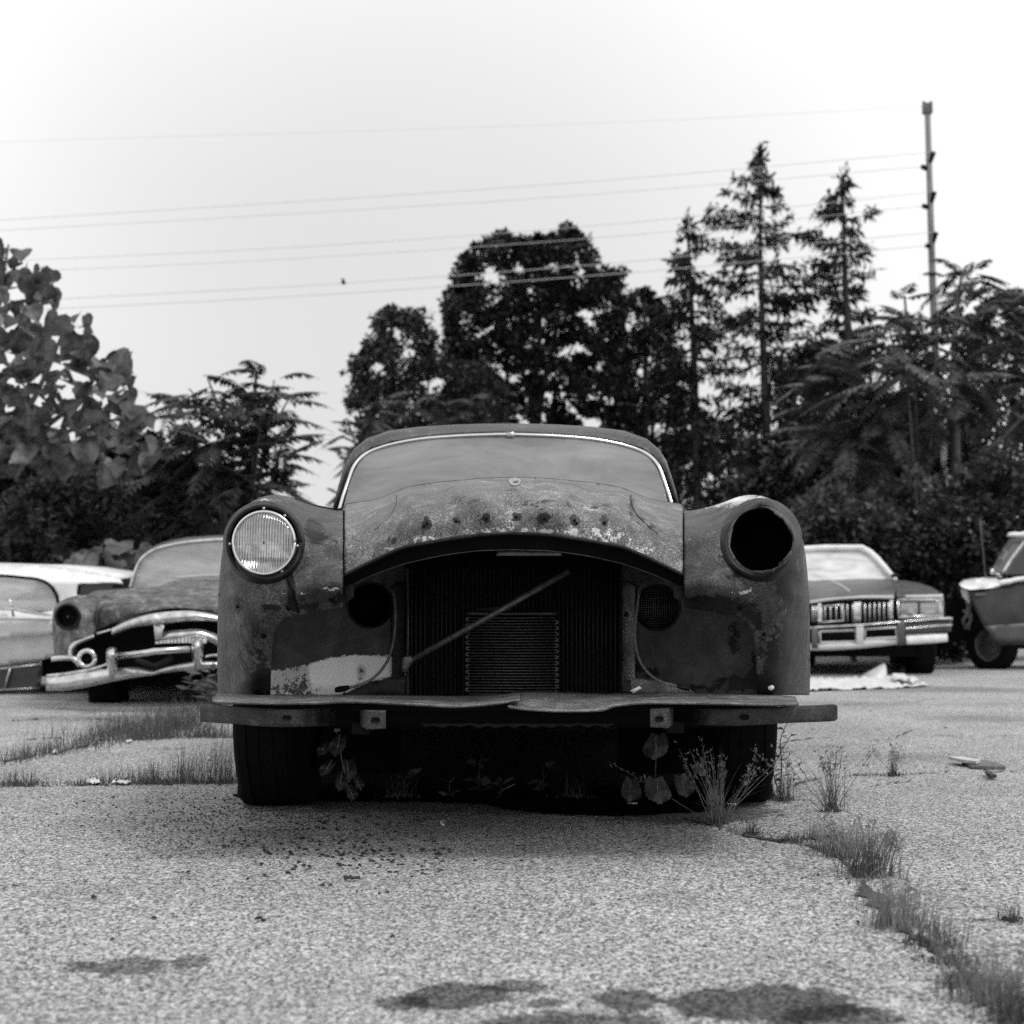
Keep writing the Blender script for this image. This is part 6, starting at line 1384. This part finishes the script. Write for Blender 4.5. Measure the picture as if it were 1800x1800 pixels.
def fringe():
    rg = np.random.default_rng(31); qs = []
    for pts, n, H, jit, spr in (([(-60, 1350), (0, 1340), (110, 1322), (200, 1305), (300, 1298), (400, 1296)], 1900, 40, .07, .4), ([(150, 1300), (230, 1290), (300, 1284), (350, 1278)], 1500, 52, .12, .35), ([(250, 1276), (300, 1262), (350, 1245), (392, 1240)], 1100, 34, .15, .4),
                               ([(-60, 1384), (170, 1380), (420, 1378)], 900, 16, .03, .6), (RIGHT_CRACK, 800, 16, .02, .7), ([(1350, 1395), (1440, 1370), (1600, 1361)], 220, 9, .02, .6)):
        c = resample(catmull(pts, 6), 2, False); k = rg.integers(0, len(c), n); b = np.array([G(*c[i]) for i in k]); b[:, 0] += rg.normal(0, jit, n); b[:, 1] += rg.normal(0, jit, n)
        den = np.sin(b[:, 0] * 9) + np.sin(b[:, 0] * 23 + 1); keep = den + rg.normal(0, .8, n) > -.6; b = b[keep]; m = b[:, 1] / F
        qs.append(blades(b, H * m * (.6 + .4 * rg.random(len(b))), spr, rg, .003))
    return tag(fast_mesh('crack_grass', np.concatenate(qs).reshape(-1, 3), 4, L_grass), 'thin grass lining the cracks and the far slab edge', 'grass', kind='stuff')
fringe()
# leafy weeds
def weed(name, label, stems, leafL, mat, seed, per=8, wide=.3, base=None, up=.2):
    rg = np.random.default_rng(seed); base = np.array(base if base is not None else stems[0][0], float); t = thing(name, label, 'weed', tuple(base)); g, q = [], []
    for s in stems:
        p = catmull(s, 5); g.append(tube_geo(p, [.003, .0012], 5)); n = per
        for k in range(n):
            u = .2 + .8 * k / n; c = np.array([np.interp(u, np.linspace(0, 1, len(p)), p[:, a]) for a in range(3)])
            az = k * 2.4 + rg.uniform(-.4, .4); q.append(leaf_quads(c[None], leafL * (1.1 - .4 * u), leafL * wide, rg, 0, np.array([[math.cos(az), math.sin(az) * .8, up]]), 2.0))
    mesh('stem', *merge(g), mat, t); fast_mesh('leaves', np.concatenate(q).reshape(-1, 3), 4, mat, t); return t
g0 = G(1372, 1398)
weed('leafy_weed', 'tall leafy weed rising behind the right front tyre', [[g0, np.array(P(1374, 1340, g0[1])), np.array(P(1372, 1300, g0[1])), np.array(P(1388, 1262, g0[1]))], [g0, np.array(P(1360, 1350, g0[1])), np.array(P(1392, 1290, g0[1]))]], .05, L_weed, 1, 16, .3)
g0 = G(372, 1252)
weed('leafy_weed', 'bushy pale weed in front of the second sedan bumper', [[np.array(G(370, 1250)), np.array(P(370 + a, 1215, 9.4)), np.array(P(368 + b_, c_, 9.4))] for a, b_, c_ in ((-8, -42, 1188), (-4, -20, 1170), (0, 0, 1165), (8, 14, 1180), (-10, -50, 1212), (6, 24, 1205), (0, -34, 1200), (0, 10, 1225))], .12, L_weed, 2, 12, .32)
# broad weed under the car with four big toothed leaves
bw_ = thing('broad_leaved_weed', 'weed with four big toothed leaves in the shade under the bumper', 'weed', G(1150, 1412)); rgx = np.random.default_rng(4)
def bigleaf(px, py, s, d, rot, par, tilt=.2, mat=L_wide, lobes=True):
    n = 36; pts = []; asp = rgx.uniform(.74, .95) if mat is L_wide else rgx.uniform(.5, .72)
    for k in range(n):
        a = 2 * math.pi * k / n; r = s * (.5 + .07 * math.cos(a * 1) + .05 * math.cos(3 * a)); r *= 1 + (.05 if k % 2 else -.03)
        r *= 1 + .30 * math.exp(-((a - math.pi) / .28) ** 2)
        if a < .2 or a > 2 * math.pi - .2: r *= .72
        xx, yy = r * math.sin(a) * asp, -r * math.cos(a); xx += .08 * s * math.sin(yy / s * 3 + px); pts.append((px + xx * math.cos(rot) - yy * math.sin(rot), py + xx * math.sin(rot) + yy * math.cos(rot)))
    v = [P(x, y, d + tilt * s / F * d * ((py - y) / s) + .01 * math.sin((x - px) / s * 6)) for x, y in pts] + [P(px, py, d - .008)]
    v2 = []
    m = mesh('leaf', v, [(k, (k + 1) % n, n) for k in range(n)], mat, par)
    tube('midrib', [P(px + s * .48 * math.sin(rot), py - s * .48 * math.cos(rot), d + .002), P(px, py, d - .011), P(px - s * .5 * math.sin(rot), py + s * .5 * math.cos(rot), d - .004)], .0011, L_dry, m, 4)
    return m
for q in ((1153, 1313, 46, 4.62, 0), (1107, 1389, 42, 4.62, .2), (1156, 1390, 48, 4.5, 0), (1201, 1382, 42, 4.64, -.2), (1252, 1402, 30, 4.85, 0), (1226, 1350, 24, 4.9, .5)): bigleaf(*q, bw_, .35)
tube('stem', [np.array(G(1150, 1412)), P(1152, 1370, 4.6), P(1153, 1330, 4.57)], .002, L_weed, bw_, 5)
vn = thing('hanging_vine', 'dim vine leaves hanging behind the left tyre under the bumper', 'vine', P(600, 1290, 4.45))
for q in ((594, 1310, 40, 4.45, .2), (575, 1350, 34, 4.35, .6), (612, 1355, 40, 4.5, -.1), (598, 1374, 34, 4.42, .2), (617, 1394, 28, 4.45, -.3), (568, 1316, 30, 4.5, .5), (630, 1378, 26, 4.55, -.4)): bigleaf(*q, vn, .3, L_vine)
tube('stem', [P(592, 1285, 4.5), P(600, 1330, 4.5), P(612, 1385, 4.48), P(618, 1408, 4.5)], .002, L_weed, vn, 5)
def rosette(label, px, py, s, n, seed, tall=.5, mat=L_weed):
    rg = np.random.default_rng(seed); g = np.array(G(px, py)); m = g[1] / F; t = thing('small_weed', label, 'weed', tuple(g), 'small weeds in the shade under the wreck'); q = []
    for k in range(n):
        az = 2 * math.pi * k / n + rg.uniform(-.3, .3); tier = rg.choice([.15, .5, 1.0]); q.append(leaf_quads((g + [0, 0, s * m * tall * tier])[None], s * m * .55, s * m * .24, rg, 0, np.array([[math.cos(az), math.sin(az), rg.uniform(-.3, .5)]]), 2))
    fast_mesh('leaves', np.concatenate(q).reshape(-1, 3), 4, mat, t); mesh('stem', *tube_geo([g, g + [0, 0, s * m * tall]], [.002, .001], 4), mat, t)
rosette('paired-leaf weed under the middle of the bumper', 955, 1392, 58, 12, 1, .75)
rosette('slim star-topped weed left of the paired-leaf one', 842, 1398, 60, 14, 2, .9)
rosette('small weed by the inner side of the left tyre', 790, 1402, 44, 12, 3, .6, L_grass)
rosette('round-leaved weed beside a pale curved stalk', 880, 1402, 44, 7, 4, .5)
rosette('thin weed in deep shade near the vine', 710, 1404, 50, 12, 5, .7, L_grass)
tuft('sparse grass in deep shade left of the round-leaved weed', 700, 1404, 56, .5, 26, 41, L_grass, .03, group='grass tufts in the shade under the wreck')
tuft('sparse grass in deep shade left of the broad-leaved weed', 1010, 1405, 50, .6, 26, 42, L_grass, .03, group='grass tufts in the shade under the wreck')
tube_ = tube('dry_stalk', [G(872, 1406), P(885, 1388, 4.9), P(905, 1378, 4.88)], .0016, L_dry, None, 5, base=G(872, 1406)); tag(tube_, 'pale curved dry stalk under the bumper', 'stalk')

# ------------------------------------------------------------------ grit
def grit():
    rg = np.random.default_rng(12); geos = []
    pl = []
    for k in range(260): pl.append((rg.normal(640, 130), rg.normal(1500, 34), rg.uniform(3.5, 9)))
    for k in range(600): pl.append((rg.normal(400, 100), rg.normal(1445, 28), rg.uniform(2, 5)))
    for k in range(800): pl.append((rg.uniform(0, 1500), 1400 + 350 * rg.random() ** 1.4, rg.uniform(1.5, 4.5)))
    for k in range(160): pl.append((rg.uniform(1300, 1800), 1240 + 250 * rg.random(), rg.uniform(1.2, 3.5)))
    for k in range(200): pl.append((rg.normal(1180, 110), rg.normal(1424, 10), rg.uniform(1.5, 4)))
    for q in ((690, 1647, 10), (197, 1651, 9), (26, 1557, 7), (455, 1614, 12), (463, 1618, 10), (271, 1614, 9), (950, 1642, 12), (1135, 1536, 11), (1132, 1565, 10), (1255, 1508, 9), (165, 1578, 11), (1038, 1594, 8), (770, 1503, 14), (1003, 1526, 9), (147, 1409, 6), (199, 1402, 7), (144, 1452, 7), (1000, 1449, 7), (1087, 1449, 10)): pl.append(q)
    ico = np.array([(0, 0, 1), (.9, 0, .2), (.28, .85, .25), (-.72, .53, .2), (-.72, -.53, .3), (.28, -.85, .2), (.7, .5, -.5), (-.3, .8, -.5), (-.85, 0, -.5), (-.3, -.8, -.5), (.7, -.5, -.5)]); fc = [(0, 1, 2), (0, 2, 3), (0, 3, 4), (0, 4, 5), (0, 5, 1), (1, 6, 2), (2, 7, 3), (3, 8, 4), (4, 9, 5), (5, 10, 1), (2, 6, 7), (3, 7, 8), (4, 8, 9), (5, 9, 10), (1, 10, 6), (6, 10, 9, 8, 7)]
    for x, y, s in pl:
        g = np.array(G(x, y)); r = s * g[1] / F * .5; v = ico * (1 + rg.normal(0, .18, (11, 1))) * r * np.array([1.25, 1, .6]); a = rg.uniform(0, 6.28); c, s_ = math.cos(a), math.sin(a)
        v = v @ np.array([[c, -s_, 0], [s_, c, 0], [0, 0, 1]]); geos.append((v + g + [0, 0, r * .25], fc))
    o = mesh('gravel', *merge(geos), M_stone, None, smooth=False); tag(o, 'loose dark grit scattered over the asphalt', 'gravel', kind='stuff')
grit()
